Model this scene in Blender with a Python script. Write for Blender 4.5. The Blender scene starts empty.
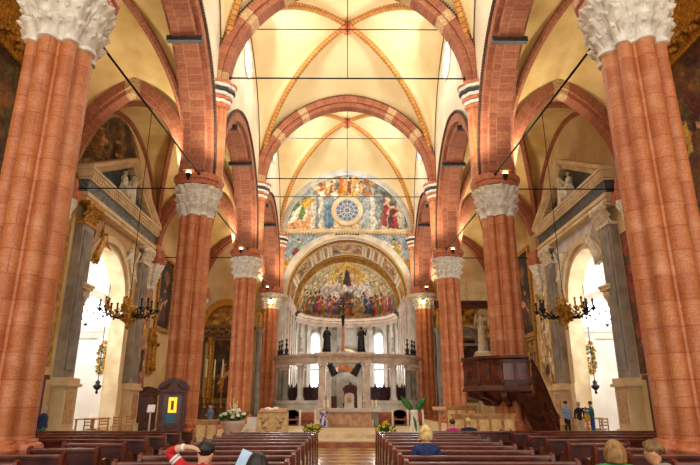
CLER, CHAP, APSE, UPL, AUPL, PLAMP, WORLD, EXPO = 850, 650, 650, 540, 800, 15, 1.7, 0.4
import bpy, bmesh, math, random
import numpy as np
from mathutils import Vector, Matrix
random.seed(11)
rng = np.random.default_rng(5)
PI = math.pi
C = bpy.context.scene.collection
scene = bpy.context.scene

# ------------------------------------------------------------------ materials
def lin(c):
    return tuple(((v/12.92) if v <= .04045 else ((v+.055)/1.055)**2.4) for v in c[:3])
def S(h):
    h = h.lstrip('#'); return tuple(int(h[i:i+2], 16)/255 for i in (0, 2, 4))
MATS = {}
def mat(name, col, rough=.6, metal=0., var=.18, scale=3., bump=.0, bscale=30., col2=None, emit=None, estr=0., spec=.5):
    if name in MATS: return MATS[name]
    m = bpy.data.materials.new(name); m.use_nodes = True
    nt = m.node_tree; N = nt.nodes; Lk = nt.links
    b = N['Principled BSDF']
    b.inputs['Roughness'].default_value = rough; b.inputs['Metallic'].default_value = metal
    b.inputs['Specular IOR Level'].default_value = spec
    c = lin(S(col)); c2 = lin(S(col2)) if col2 else tuple(max(0, v*(1-2*var)) for v in c)
    tc = N.new('ShaderNodeTexCoord')
    nz = N.new('ShaderNodeTexNoise'); nz.inputs['Scale'].default_value = scale; nz.inputs['Detail'].default_value = 6
    Lk.new(tc.outputs['Object'], nz.inputs['Vector'])
    rp = N.new('ShaderNodeValToRGB')
    rp.color_ramp.elements[0].position = .35; rp.color_ramp.elements[1].position = .65
    rp.color_ramp.elements[0].color = (*c2, 1); rp.color_ramp.elements[1].color = (*c, 1)
    Lk.new(nz.outputs['Fac'], rp.inputs['Fac']); Lk.new(rp.outputs['Color'], b.inputs['Base Color'])
    if bump:
        n2 = N.new('ShaderNodeTexNoise'); n2.inputs['Scale'].default_value = bscale; n2.inputs['Detail'].default_value = 4
        Lk.new(tc.outputs['Object'], n2.inputs['Vector'])
        bp = N.new('ShaderNodeBump'); bp.inputs['Strength'].default_value = bump; bp.inputs['Distance'].default_value = .02
        Lk.new(n2.outputs['Fac'], bp.inputs['Height']); Lk.new(bp.outputs['Normal'], b.inputs['Normal'])
    if emit:
        b.inputs['Emission Color'].default_value = (*lin(S(emit)), 1); b.inputs['Emission Strength'].default_value = estr
    MATS[name] = m; return m

def mat_brick(name, ca, cb, mortar, bw, bh, msize=.012, rough=.55, fleck=None, fscale=14., offset=.5, uv=True, cvar=.35, bump=.25, streak=False):
    """coursed stone or brick on UV (metres); fleck adds fine mottling"""
    if name in MATS: return MATS[name]
    m = bpy.data.materials.new(name); m.use_nodes = True
    nt = m.node_tree; N = nt.nodes; Lk = nt.links; b = N['Principled BSDF']
    b.inputs['Roughness'].default_value = rough
    tc = N.new('ShaderNodeTexCoord')
    br = N.new('ShaderNodeTexBrick')
    br.inputs['Scale'].default_value = 1.0; br.inputs['Brick Width'].default_value = bw; br.inputs['Row Height'].default_value = bh
    br.inputs['Mortar Size'].default_value = msize; br.inputs['Bias'].default_value = 0.; br.offset = offset
    br.inputs['Color1'].default_value = (*lin(S(ca)), 1); br.inputs['Color2'].default_value = (*lin(S(cb)), 1)
    br.inputs['Mortar'].default_value = (*lin(S(mortar)), 1)
    Lk.new(tc.outputs['UV' if uv else 'Object'], br.inputs['Vector'])
    nz = N.new('ShaderNodeTexNoise'); nz.inputs['Scale'].default_value = fscale; nz.inputs['Detail'].default_value = 8
    nz.inputs['Roughness'].default_value = .7
    Lk.new(tc.outputs['Object'], nz.inputs['Vector'])
    rp = N.new('ShaderNodeValToRGB'); rp.color_ramp.elements[0].position = .38; rp.color_ramp.elements[1].position = .62
    f = lin(S(fleck)) if fleck else (1-cvar,)*3
    rp.color_ramp.elements[0].color = (*f, 1) if not fleck else (1-cvar,)*3+(1,)
    rp.color_ramp.elements[1].color = (1, 1, 1, 1)
    Lk.new(nz.outputs['Fac'], rp.inputs['Fac'])
    mx = N.new('ShaderNodeMix'); mx.data_type = 'RGBA'; mx.blend_type = 'MULTIPLY'; mx.inputs['Factor'].default_value = 1
    Lk.new(br.outputs['Color'], mx.inputs['A']); Lk.new(rp.outputs['Color'], mx.inputs['B'])
    out = mx.outputs['Result']
    if fleck:
        n3 = N.new('ShaderNodeTexNoise'); n3.inputs['Scale'].default_value = 2.2; n3.inputs['Detail'].default_value = 7
        Lk.new(tc.outputs['Object'], n3.inputs['Vector'])
        r3 = N.new('ShaderNodeValToRGB'); r3.color_ramp.elements[0].position = .5; r3.color_ramp.elements[1].position = .72
        r3.color_ramp.elements[0].color = (0, 0, 0, 1); r3.color_ramp.elements[1].color = (.38, .38, .38, 1)
        Lk.new(n3.outputs['Fac'], r3.inputs['Fac'])
        m2 = N.new('ShaderNodeMix'); m2.data_type = 'RGBA'; Lk.new(r3.outputs['Color'], m2.inputs['Factor'])
        Lk.new(out, m2.inputs['A']); m2.inputs['B'].default_value = (*lin(S(fleck)), 1); out = m2.outputs['Result']
    if streak:
        mp = N.new('ShaderNodeMapping'); mp.inputs['Scale'].default_value = (3, 3, 34); Lk.new(tc.outputs['Object'], mp.inputs['Vector'])
        n4 = N.new('ShaderNodeTexNoise'); n4.inputs['Scale'].default_value = 1.4; n4.inputs['Detail'].default_value = 6; Lk.new(mp.outputs['Vector'], n4.inputs['Vector'])
        r4 = N.new('ShaderNodeValToRGB'); r4.color_ramp.elements[0].position = .36; r4.color_ramp.elements[1].position = .56; r4.color_ramp.elements[0].color = (.84, .78, .74, 1); Lk.new(n4.outputs['Fac'], r4.inputs['Fac'])
        m4 = N.new('ShaderNodeMix'); m4.data_type = 'RGBA'; m4.blend_type = 'MULTIPLY'; m4.inputs['Factor'].default_value = 1
        Lk.new(out, m4.inputs['A']); Lk.new(r4.outputs['Color'], m4.inputs['B']); out = m4.outputs['Result']
    Lk.new(out, b.inputs['Base Color'])
    bp = N.new('ShaderNodeBump'); bp.inputs['Strength'].default_value = bump; bp.inputs['Distance'].default_value = .02; bp.invert = True
    Lk.new(br.outputs['Fac'], bp.inputs['Height']); Lk.new(bp.outputs['Normal'], b.inputs['Normal'])
    MATS[name] = m; return m

def mat_vcol(name, rough=.75):
    if name in MATS: return MATS[name]
    m = bpy.data.materials.new(name); m.use_nodes = True
    N = m.node_tree.nodes; Lk = m.node_tree.links; b = N['Principled BSDF']; b.inputs['Roughness'].default_value = rough
    a = N.new('ShaderNodeAttribute'); a.attribute_name = 'Col'
    tc = N.new('ShaderNodeTexCoord'); nz = N.new('ShaderNodeTexNoise'); nz.inputs['Scale'].default_value = 6; nz.inputs['Detail'].default_value = 8
    Lk.new(tc.outputs['Object'], nz.inputs['Vector'])
    rp = N.new('ShaderNodeValToRGB'); rp.color_ramp.elements[0].position = .3; rp.color_ramp.elements[1].position = .6
    rp.color_ramp.elements[0].color = (.62, .6, .58, 1)
    Lk.new(nz.outputs['Fac'], rp.inputs['Fac'])
    mx = N.new('ShaderNodeMix'); mx.data_type = 'RGBA'; mx.blend_type = 'MULTIPLY'; mx.inputs['Factor'].default_value = 1
    Lk.new(a.outputs['Color'], mx.inputs['A']); Lk.new(rp.outputs['Color'], mx.inputs['B']); Lk.new(mx.outputs['Result'], b.inputs['Base Color'])
    MATS[name] = m; return m

def mat_floor():
    m = bpy.data.materials.new('marble_floor_tiles'); m.use_nodes = True
    N = m.node_tree.nodes; Lk = m.node_tree.links; b = N['Principled BSDF']; b.inputs['Roughness'].default_value = .22
    tc = N.new('ShaderNodeTexCoord'); mp = N.new('ShaderNodeMapping'); mp.inputs['Rotation'].default_value = (0, 0, PI/4)
    ck = N.new('ShaderNodeTexChecker'); ck.inputs['Scale'].default_value = 1.25
    ck.inputs['Color1'].default_value = (*lin(S('d9b878')), 1); ck.inputs['Color2'].default_value = (*lin(S('a8693c')), 1)
    Lk.new(tc.outputs['Object'], mp.inputs['Vector']); Lk.new(mp.outputs['Vector'], ck.inputs['Vector'])
    nz = N.new('ShaderNodeTexNoise'); nz.inputs['Scale'].default_value = 4; nz.inputs['Detail'].default_value = 8
    Lk.new(tc.outputs['Object'], nz.inputs['Vector'])
    rp = N.new('ShaderNodeValToRGB'); rp.color_ramp.elements[0].position = .3; rp.color_ramp.elements[1].position = .65
    rp.color_ramp.elements[0].color = (.55, .5, .45, 1); Lk.new(nz.outputs['Fac'], rp.inputs['Fac'])
    mx = N.new('ShaderNodeMix'); mx.data_type = 'RGBA'; mx.blend_type = 'MULTIPLY'; mx.inputs['Factor'].default_value = 1
    Lk.new(ck.outputs['Color'], mx.inputs['A']); Lk.new(rp.outputs['Color'], mx.inputs['B']); Lk.new(mx.outputs['Result'], b.inputs['Base Color'])
    return m

M_RED = mat_brick('red_marble_courses', 'dd8d58', 'c87340', 'b36038', 2.6, .52, .012, .5, fleck='e6ae86', fscale=34, cvar=.42, streak=True)
M_BASE = mat('red_marble_carved', 'cf7b52', .42, var=.2, scale=7, bump=.3, bscale=22, col2='a05a3a')
M_CAP = mat('carved_grey_stone', 'f3efe4', .8, scale=5, bump=.4, bscale=26, col2='cfcabd')
M_ARCH = mat_brick('arch_brick', 'b4704f', 'a05a3e', 'b98a68', .36, .66, .012, .8, fscale=9, cvar=.35)
M_CREAMV = mat('pale_voussoir', 'd2b286', .8, scale=8, col2='b08c5e')
M_DARKV = mat('iron_clamp_band', '3b3a3c', .55, scale=6, col2='202024')
M_ROPE = mat('weathered_rope_moulding', '6d4a35', .8, scale=18, col2='2f2520')
M_RIB = mat_brick('rib_brick', 'dda653', 'cb8a3a', '96582a', .28, .5, .03, .75, fscale=10, cvar=.25)
M_VAULT = mat('vault_cream_plaster', 'f6e6b8', .9, scale=.45, col2='ead6a2')
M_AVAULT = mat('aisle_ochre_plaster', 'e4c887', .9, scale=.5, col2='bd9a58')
M_WALL = mat('clerestory_pale_plaster', 'efe6d0', .9, scale=.6, col2='d9cdb2')
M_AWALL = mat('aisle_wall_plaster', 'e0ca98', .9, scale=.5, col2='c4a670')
M_WHITE = mat('white_plaster', 'f2efe9', .85, scale=.6, col2='ddd8ce')
M_CREAM = mat('cream_limestone', 'e2cfa8', .7, scale=1.2, col2='cbb286', bump=.1)
M_GREYST = mat('grey_marble', '928d83', .5, scale=1.6, col2='6d6963', bump=.1)
M_PALEST = mat('pale_grey_marble', 'd4d0c6', .5, scale=1.2, col2='b3afa6', bump=.1)
M_PINKST = mat('pink_grey_marble', 'd9c6b6', .45, scale=1.8, col2='b7a294')
M_DARKP = mat('dark_slate_panel', '4a5054', .5, scale=2.5, col2='25292c')
M_TEAL = mat('blue_grey_panel', '4d6468', .6, scale=3, col2='2a3a3e')
M_GOLD = mat('aged_gilding', 'd9a032', .42, .35, scale=9, col2='7a4d12', bump=.4, bscale=18)
M_STUCCO = mat('white_stucco_relief', 'efe6d0', .75, scale=5, col2='cdbf9f', bump=.2)
M_WOOD = mat('dark_walnut', '662f1e', .4, scale=4, col2='38160d', spec=.4)
M_WOODR = mat('red_brown_pew_wood', '6e3425', .2, scale=3, col2='401a12', spec=.6)
M_WOODP = mat('purple_brown_pew_back', '5b2e2a', .3, scale=3, col2='361a19', spec=.6)
M_OAK = mat('light_oak', 'c8955a', .5, scale=5, col2='9a693a')
M_OAKC = mat('pale_carved_wood', 'e6c993', .6, scale=6, col2='c9a467', bump=.2)
M_IRON = mat('black_iron', '1b191a', .45, .6, scale=8, col2='0d0c0c')
M_BRONZE = mat('dark_bronze', '33322f', .4, .5, scale=6, col2='191817')
M_BRASS = mat('brass', 'b08a3a', .35, .8, scale=8, col2='5a3f14')
M_CANDLE = mat('candle_wax', 'f3ead2', .5, var=.05)
M_GREEN = mat('leaf_green', '2f7a2a', .5, scale=9, col2='14501a')
M_YEL = mat('yellow_petals', 'e8cf3c', .6, scale=9, col2='b8962a')
M_WHT = mat('white_petals', 'f6f3ea', .6, scale=9, col2='d9d6bd')
M_MARB = mat('veined_altar_marble', 'cda27a', .4, scale=3.5, col2='a5744c', bump=.15)
M_TERRA = mat('terracotta_niche', 'b4683e', .6, scale=4, col2='7c3d22')
M_STAIN = mat('choir_stall_wood', '4b2a33', .45, scale=5, col2='281418')
M_PLATF = mat('pale_step_stone', 'e0cda6', .4, scale=3, col2='c2a678')
M_RISER = mat('red_marble_riser', 'b06a36', .4, scale=4, col2='87451f')
M_GLOW = mat('daylight_pane', 'ffffff', .4, var=.02, emit='f4f8ff', estr=2.2)
M_LAMP = mat('lamp_glow', 'fff3d8', .4, var=.02, emit='ffe2a0', estr=12.)
M_LITW = mat('lit_amber_window', 'f2b93a', .5, emit='ffb830', estr=1.1)
M_BLUE = mat('blue_notice', '2f86a8', .6, scale=30, col2='17506a')
M_FRES = mat_vcol('fresco_paint')

# ------------------------------------------------------------------ mesh helpers
class MB:
    def __init__(s):
        s.bm = bmesh.new(); s.uv = s.bm.loops.layers.uv.new('UVMap')
    def face(s, vs, mi=0, uvs=None):
        try: f = s.bm.faces.new(vs)
        except ValueError: return None
        f.material_index = mi
        if uvs:
            for l, u in zip(f.loops, uvs): l[s.uv].uv = u
        return f
    def v(s, p): return s.bm.verts.new(p)
    def box(s, x0, x1, y0, y1, z0, z1, mi=0, bev=0):
        if x0 > x1: x0, x1 = x1, x0
        if y0 > y1: y0, y1 = y1, y0
        r = bmesh.ops.create_cube(s.bm, size=1, matrix=Matrix.Translation(((x0+x1)/2, (y0+y1)/2, (z0+z1)/2)) @ Matrix.Diagonal((x1-x0, y1-y0, z1-z0, 1)))
        fs = {f for v in r['verts'] for f in v.link_faces}
        for f in fs:
            f.material_index = mi
            n = f.normal
            f.normal_update(); n = f.normal
            for l in f.loops:
                c = l.vert.co
                l[s.uv].uv = (c.y, c.z) if abs(n.x) > .7 else ((c.x, c.z) if abs(n.y) > .7 else (c.x, c.y))
        if bev:
            es = list({e for v in r['verts'] for e in v.link_edges})
            bmesh.ops.bevel(s.bm, geom=es, offset=bev, segments=2, profile=.6, affect='EDGES', clamp_overlap=True)
        return s
    def grid(s, rows, closed=False, mi=0, uvs=None, cap0=False, cap1=False):
        """rows: list of rings (lists of points)"""
        R = [[s.v(p) for p in r] for r in rows]; n = len(rows[0])
        for i in range(len(R)-1):
            for j in range(n if closed else n-1):
                k = (j+1) % n
                u = None
                if uvs:
                    u = (uvs(i, j), uvs(i, j+1), uvs(i+1, j+1), uvs(i+1, j))
                s.face((R[i][j], R[i][k], R[i+1][k], R[i+1][j]), mi, u)
        if cap0: s.face(R[0][::-1], mi)
        if cap1: s.face(R[-1], mi)
        return s
    def lathe(s, prof, n=24, at=(0, 0, 0), mi=0, cap=True):
        rows = [[(at[0]+r*math.cos(2*PI*k/n), at[1]+r*math.sin(2*PI*k/n), at[2]+z) for k in range(n)] for r, z in prof]
        return s.grid(rows, True, mi, lambda i, j: (j*prof[i][0]*2*PI/n, prof[i][1]), cap, cap)
    def polar(s, levels, n=96, at=(0, 0), mi=0, cap=True):
        rows = [[(at[0]+f(2*PI*k/n)*math.cos(2*PI*k/n), at[1]+f(2*PI*k/n)*math.sin(2*PI*k/n), z) for k in range(n)] for z, f in levels]
        return s.grid(rows, True, mi, lambda i, j: (j*2*PI*.8/n, levels[i][0]), cap, cap)
    def sweep(s, path, sec, up=(0, 0, 1), closed=False, mi=0, cap=True):
        """sec: list of (side, up) offsets"""
        P = [Vector(p) for p in path]; rows = []; U = Vector(up); n = len(P); L = [0.]
        for i in range(1, n): L.append(L[-1]+(P[i]-P[i-1]).length)
        for i in range(n):
            t = (P[min(i+1, n-1)]-P[max(i-1, 0)])
            if closed: t = P[(i+1) % n]-P[i-1]
            t.normalize(); sd = t.cross(U)
            if sd.length < 1e-4: sd = t.cross(Vector((0, 1, 0.01)))
            sd.normalize(); u2 = sd.cross(t)
            rows.append([tuple(P[i]+sd*a+u2*b) for a, b in sec])
        if closed: rows.append(rows[0])
        m = len(sec)
        return s.grid(rows, True, mi, lambda i, j: (L[min(i, n-1)], j*.25), cap and not closed, cap and not closed)
    def tube(s, path, r, n=8, mi=0):
        rr = r if isinstance(r, (list, tuple)) else None
        if rr is None:
            return s.sweep(path, [(r*math.cos(2*PI*k/n), r*math.sin(2*PI*k/n)) for k in range(n)], mi=mi)
        P = [Vector(p) for p in path]; rows = []
        for i, p in enumerate(P):
            t = (P[min(i+1, len(P)-1)]-P[max(i-1, 0)]).normalized()
            a = t.cross(Vector((0, 0, 1)))
            if a.length < .05: a = t.cross(Vector((0, 1, 0)))
            a.normalize(); b = t.cross(a)
            rows.append([tuple(p+(a*math.cos(2*PI*k/n)+b*math.sin(2*PI*k/n))*rr[i]) for k in range(n)])
        return s.grid(rows, True, mi, None, True, True)
    def ball(s, c, r, mi=0, sub=2, sc=(1, 1, 1)):
        r_ = bmesh.ops.create_icosphere(s.bm, subdivisions=sub, radius=r, matrix=Matrix.Translation(c) @ Matrix.Diagonal((*sc, 1)))
        for v in r_['verts']:
            for f in v.link_faces: f.material_index = mi
        return s
    def prism(s, pts, axis, a, b, mi=0):
        """pts 2-D polygon, extruded along axis 'x','y' or 'z' from a to b"""
        def P(p, t): return (t, p[0], p[1]) if axis == 'x' else ((p[0], t, p[1]) if axis == 'y' else (p[0], p[1], t))
        A = [s.v(P(p, a)) for p in pts]; B = [s.v(P(p, b)) for p in pts]
        s.face(A, mi, pts); s.face(B[::-1], mi, pts[::-1])
        n = len(pts)
        for i in range(n): s.face((A[i], B[i], B[(i+1) % n], A[(i+1) % n]), mi)
        return s
    def add_mesh(s, verts, faces, mi=0, M=None):
        V = [s.v((M @ Vector(p)) if M else p) for p in verts]
        for f in faces: s.face([V[i] for i in f], mi)
        return s
    def xform(s, M):
        bmesh.ops.transform(s.bm, matrix=M, verts=s.bm.verts); return s
    def build(s, name, mats, parent=None, smooth=False, recalc=True):
        if recalc: bmesh.ops.recalc_face_normals(s.bm, faces=s.bm.faces)
        me = bpy.data.meshes.new(name); s.bm.to_mesh(me); s.bm.free()
        for m in (mats if isinstance(mats, (list, tuple)) else [mats]): me.materials.append(m)
        if smooth is True:
            for p in me.polygons: p.use_smooth = True
        o = bpy.data.objects.new(name, me); C.objects.link(o)
        if parent is not None: o.parent = parent
        if smooth == 'auto':
            for p in me.polygons: p.use_smooth = True
            me.set_sharp_from_angle(angle=math.radians(35))
        return o

def tag(o, label=None, cat=None, group=None, kind=None):
    if label: o['label'] = label
    if cat: o['category'] = cat
    if group: o['group'] = group
    if kind: o['kind'] = kind
    return o
def thing(name, label, cat, loc=(0, 0, 0), rz=0, group=None):
    o = bpy.data.objects.new(name, None); C.objects.link(o); o.empty_display_size = .2
    o.location = loc; o.rotation_euler = (0, 0, rz)
    return tag(o, label, cat, group, 'thing')
def struct(o): o['kind'] = 'structure'; return o
def copy_tree(o, parent=None):
    c = o.copy(); C.objects.link(c)
    if parent is not None: c.parent = parent
    for ch in list(o.children): copy_tree(ch, c)
    return c

def arch_curve(s, z0, za, n=24, zb=None):
    """pointed (or round) arch, (t,z) from -s to s"""
    h = za-z0; e = max(0., (h*h-s*s)/(2*s)); R = s+e; k = h/math.sqrt(R*R-e*e)
    th1 = math.acos(e/R); half = []
    for i in range(n//2+1):
        th = th1*i/(n//2)
        half.append((R*math.cos(th)-e, z0+k*R*math.sin(th)))
    right = half
    pts = [(-t, z) for t, z in right]+[(t, z) for t, z in right[::-1][1:]]
    if zb is not None and zb < z0: pts = [(-s, zb)]+pts+[(s, zb)]
    return pts
def P3(axis, c, t, w, z):
    """arch plane: axis 'x' spans x (w is y); axis 'y' spans y (w is x)"""
    return (c+t, w, z) if axis == 'x' else (w, c+t, z)
def arch_ring(mb, axis, c, inner, outer, w0, w1, bands=(), mi=0, bi=1):
    n = len(inner); L = [0.]
    for i in range(1, n): L.append(L[-1]+math.dist(inner[i], inner[i-1]))
    T = L[-1]; dep = math.dist(inner[n//2], outer[n//2]); W = abs(w1-w0)
    V = [[mb.v(P3(axis, c, p[0], w, p[1])) for p in prof] for prof, w in ((inner, w0), (outer, w0), (outer, w1), (inner, w1))]
    for i in range(n-1):
        m = mi
        f = (L[i]+L[i+1])/2/T
        for a, b in bands:
            if a <= f <= b: m = bi
        for q, d in ((0, dep), (1, W), (2, dep), (3, W)):
            A, B = V[q], V[(q+1) % 4]
            mb.face((A[i], A[i+1], B[i+1], B[i]), m, ((L[i], 0), (L[i+1], 0), (L[i+1], d), (L[i], d)))
    for i in (0, n-1): mb.face([V[q][i] for q in range(4)], mi)
    return mb
def arch_wall(mb, axis, c, y0, y1, prof, zt, w0, w1, zbot=0., mi=0):
    """wall from y0 to y1 (about c) with an arched opening whose profile is prof"""
    s0, s1 = prof[0][0], prof[-1][0]
    for w in (w0, w1):
        for a, b in ((y0, s0), (s1, y1)):
            mb.face([mb.v(P3(axis, c, t, w, z)) for t, z in ((a, zbot), (b, zbot), (b, zt), (a, zt))], mi, [(a, zbot), (b, zbot), (b, zt), (a, zt)])
        for i in range(len(prof)-1):
            (ta, za), (tb, zb) = prof[i], prof[i+1]
            if abs(tb-ta) < 1e-6: continue
            mb.face([mb.v(P3(axis, c, t, w, z)) for t, z in ((ta, za), (tb, zb), (tb, zt), (ta, zt))], mi, [(ta, za), (tb, zb), (tb, zt), (ta, zt)])
    full = [(s0, zbot)]+list(prof)+[(s1, zbot)]
    for i in range(len(full)-1):
        (ta, za), (tb, zb) = full[i], full[i+1]
        if abs(ta-tb)+abs(za-zb) < 1e-6: continue
        mb.face([mb.v(P3(axis, c, t, w, z)) for (t, z), w in (((ta, za), w0), ((tb, zb), w0), ((tb, zb), w1), ((ta, za), w1))], mi)
    for t in (y0, y1):
        mb.face([mb.v(P3(axis, c, t, w, z)) for w, z in ((w0, zbot), (w1, zbot), (w1, zt), (w0, zt))], mi)
    mb.face([mb.v(P3(axis, c, t, w, zt)) for t, w in ((y0, w0), (y1, w0), (y1, w1), (y0, w1))], mi)
    return mb

# --------------------------------------------------------------- painted canvases
class Canvas:
    def __init__(s, w, h, base):
        s.w, s.h = w, h
        s.a = np.ones((h, w, 3))*np.array(S(base)); s.yy, s.xx = np.mgrid[0:h, 0:w]
        s.X = s.xx/(w-1); s.Y = s.yy/(h-1); s.asp = w/h
    def put(s, mask, col, k=1.):
        m = (mask*k)[..., None]; s.a = s.a*(1-m)+np.array(S(col))*m
    def ell(s, cx, cy, rx, ry, col, rot=0., soft=.15, k=1.):
        dx = (s.X-cx)*s.asp; dy = s.Y-cy; c, n = math.cos(rot), math.sin(rot)
        d = np.sqrt(((dx*c+dy*n)/(rx*s.asp))**2+((-dx*n+dy*c)/ry)**2)
        s.put(np.clip((1-d)/soft+.5, 0, 1), col, k)
    def rect(s, x0, x1, y0, y1, col, k=1.):
        s.put(((s.X >= x0) & (s.X <= x1) & (s.Y >= y0) & (s.Y <= y1)).astype(float), col, k)
    def poly(s, pts, col, k=1.):
        m = np.zeros_like(s.X, bool); n = len(pts)
        for i in range(n):
            x0, y0 = pts[i]; x1, y1 = pts[(i+1) % n]
            if y0 == y1: continue
            c = ((y0 > s.Y) != (y1 > s.Y)) & (s.X < (x1-x0)*(s.Y-y0)/(y1-y0)+x0)
            m ^= c
        s.put(m.astype(float), col, k)
    def person(s, x, y, h, robe, cloak, lean=0., skin='d9a578'):
        w = h*.3/s.asp
        s.poly([(x-w*.75, y), (x+w*.75, y), (x+w*.5+lean*w, y+h*.8), (x-w*.45+lean*w, y+h*.8)], robe)
        s.poly([(x-w*.8, y+h*.04), (x-w*.05, y), (x+w*.3+lean*w, y+h*.78), (x-w*.5+lean*w, y+h*.74)], cloak)
        s.ell(x+w*.5+lean*w, y+h*.56, w*.75, h*.07, skin, .5)
        s.ell(x+lean*w*1.2, y+h*.9, h*.09/s.asp, h*.1, skin)
        s.ell(x+lean*w*1.2-h*.02/s.asp, y+h*.94, h*.1/s.asp, h*.07, '5a3a22')
    def cloud(s, n, x0, x1, y0, y1, r, cols, k=.8):
        for _ in range(n):
            s.ell(random.uniform(x0, x1), random.uniform(y0, y1), r*random.uniform(.5, 1.3)/s.asp, r*random.uniform(.4, 1), random.choice(cols), random.uniform(-1, 1), .5, k)
    def speck(s, amt=.05):
        def smooth(k):
            g = rng.normal(0, 1, (s.h//k+3, s.w//k+3)); y = np.arange(s.h)/k; x = np.arange(s.w)/k; yi = y.astype(int); xi = x.astype(int); fy = (y-yi)[:, None]; fx = (x-xi)[None]
            return g[yi][:, xi]*(1-fy)*(1-fx)+g[yi+1][:, xi]*fy*(1-fx)+g[yi][:, xi+1]*(1-fy)*fx+g[yi+1][:, xi+1]*fy*fx
        dy, dx = smooth(5)*1.6, smooth(5)*1.6
        s.a = s.a[np.clip((s.yy+dy).round().astype(int), 0, s.h-1), np.clip((s.xx+dx).round().astype(int), 0, s.w-1)]
        s.a = np.clip(s.a*(1+.13*smooth(3)[..., None])+.05*smooth(6)[..., None]*np.array([1, .8, .4]), 0, 1)
        g = rng.normal(0, amt, (s.h, s.w, 1)); g2 = rng.normal(0, amt*.6, (s.h, s.w, 3)); s.a = np.clip(s.a+g+g2, 0, 1)
    def mesh(s, name, fn, parent=None, keep=None, m=None):
        """fn(u,v) -> point; keep(u,v) -> bool"""
        W, H = s.w, s.h; vs = []; 
        for j in range(H):
            for i in range(W): vs.append(fn(i/(W-1), j/(H-1)))
        fs = []
        for j in range(H-1):
            for i in range(W-1):
                if keep is None or keep((i+.5)/(W-1), (j+.5)/(H-1)):
                    fs.append((j*W+i, j*W+i+1, (j+1)*W+i+1, (j+1)*W+i))
        me = bpy.data.meshes.new(name); me.from_pydata(vs, [], fs)
        a = s.a; L = np.where(a <= .04045, a/12.92, ((a+.055)/1.055)**2.4).reshape(-1, 3)
        col = me.color_attributes.new('Col', 'FLOAT_COLOR', 'POINT')
        col.data.foreach_set('color', np.concatenate([L, np.ones((len(L), 1))], 1).astype(np.float32).ravel())
        me.materials.append(m or M_FRES)
        o = bpy.data.objects.new(name, me); C.objects.link(o)
        if parent is not None: o.parent = parent
        return o
# ------------------------------------------------------------------ skin-modifier figures
def skin(joints, bones, root, sub=2, smooth=True):
    """joints: name -> (x,y,z,r). returns (verts, faces)"""
    names = list(joints); idx = {n: i for i, n in enumerate(names)}
    me = bpy.data.meshes.new('tmp_skin'); me.from_pydata([joints[n][:3] for n in names], [(idx[a], idx[b]) for a, b in bones], [])
    o = bpy.data.objects.new('tmp_skin', me); C.objects.link(o)
    md = o.modifiers.new('s', 'SKIN'); md.use_smooth_shade = True; md.branch_smoothing = .3
    for n in names:
        sv = me.skin_vertices[0].data[idx[n]]; r = joints[n][3]; sv.radius = (r, r) if not isinstance(r, tuple) else r; sv.use_root = (n == root)
    ss = o.modifiers.new('u', 'SUBSURF'); ss.levels = sub; ss.render_levels = sub
    dg = bpy.context.evaluated_depsgraph_get(); ev = o.evaluated_get(dg); m2 = bpy.data.meshes.new_from_object(ev)
    vs = [tuple(v.co) for v in m2.vertices]; fs = [tuple(p.vertices) for p in m2.polygons]
    bpy.data.objects.remove(o); bpy.data.meshes.remove(me); bpy.data.meshes.remove(m2)
    return vs, fs

def add_hand(J, B, wrist, d, side, up, k=1.):
    """palm and five fingers appended to a skeleton; d forward, side = thumb side"""
    d = Vector(d).normalized(); sd = Vector(side).normalized(); w = Vector(J[wrist][:3])
    J[wrist+'p'] = (*(w+d*.05*k), .026*k); B.append((wrist, wrist+'p'))
    for f, (off, ln) in enumerate(((.026, .072), (.009, .082), (-.009, .075), (-.026, .058))):
        b = w+d*.085*k+sd*off*k; u = Vector(up).normalized()
        J[f'{wrist}f{f}a'] = (*b, .0105*k); J[f'{wrist}f{f}b'] = (*(b+d*ln*.55*k-u*.008*k), .0095*k); J[f'{wrist}f{f}c'] = (*(b+d*ln*.9*k-u*.03*k), .008*k)
        B += [(wrist+'p', f'{wrist}f{f}a'), (f'{wrist}f{f}a', f'{wrist}f{f}b'), (f'{wrist}f{f}b', f'{wrist}f{f}c')]
    t = w+d*.02*k+sd*.03*k
    J[wrist+'ta'] = (*t, .012*k); J[wrist+'tb'] = (*(t+d*.035*k+sd*.03*k), .0105*k); J[wrist+'tc'] = (*(t+d*.065*k+sd*.035*k-Vector(up)*.012*k), .009*k)
    B += [(wrist, wrist+'ta'), (wrist+'ta', wrist+'tb'), (wrist+'tb', wrist+'tc')]

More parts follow.
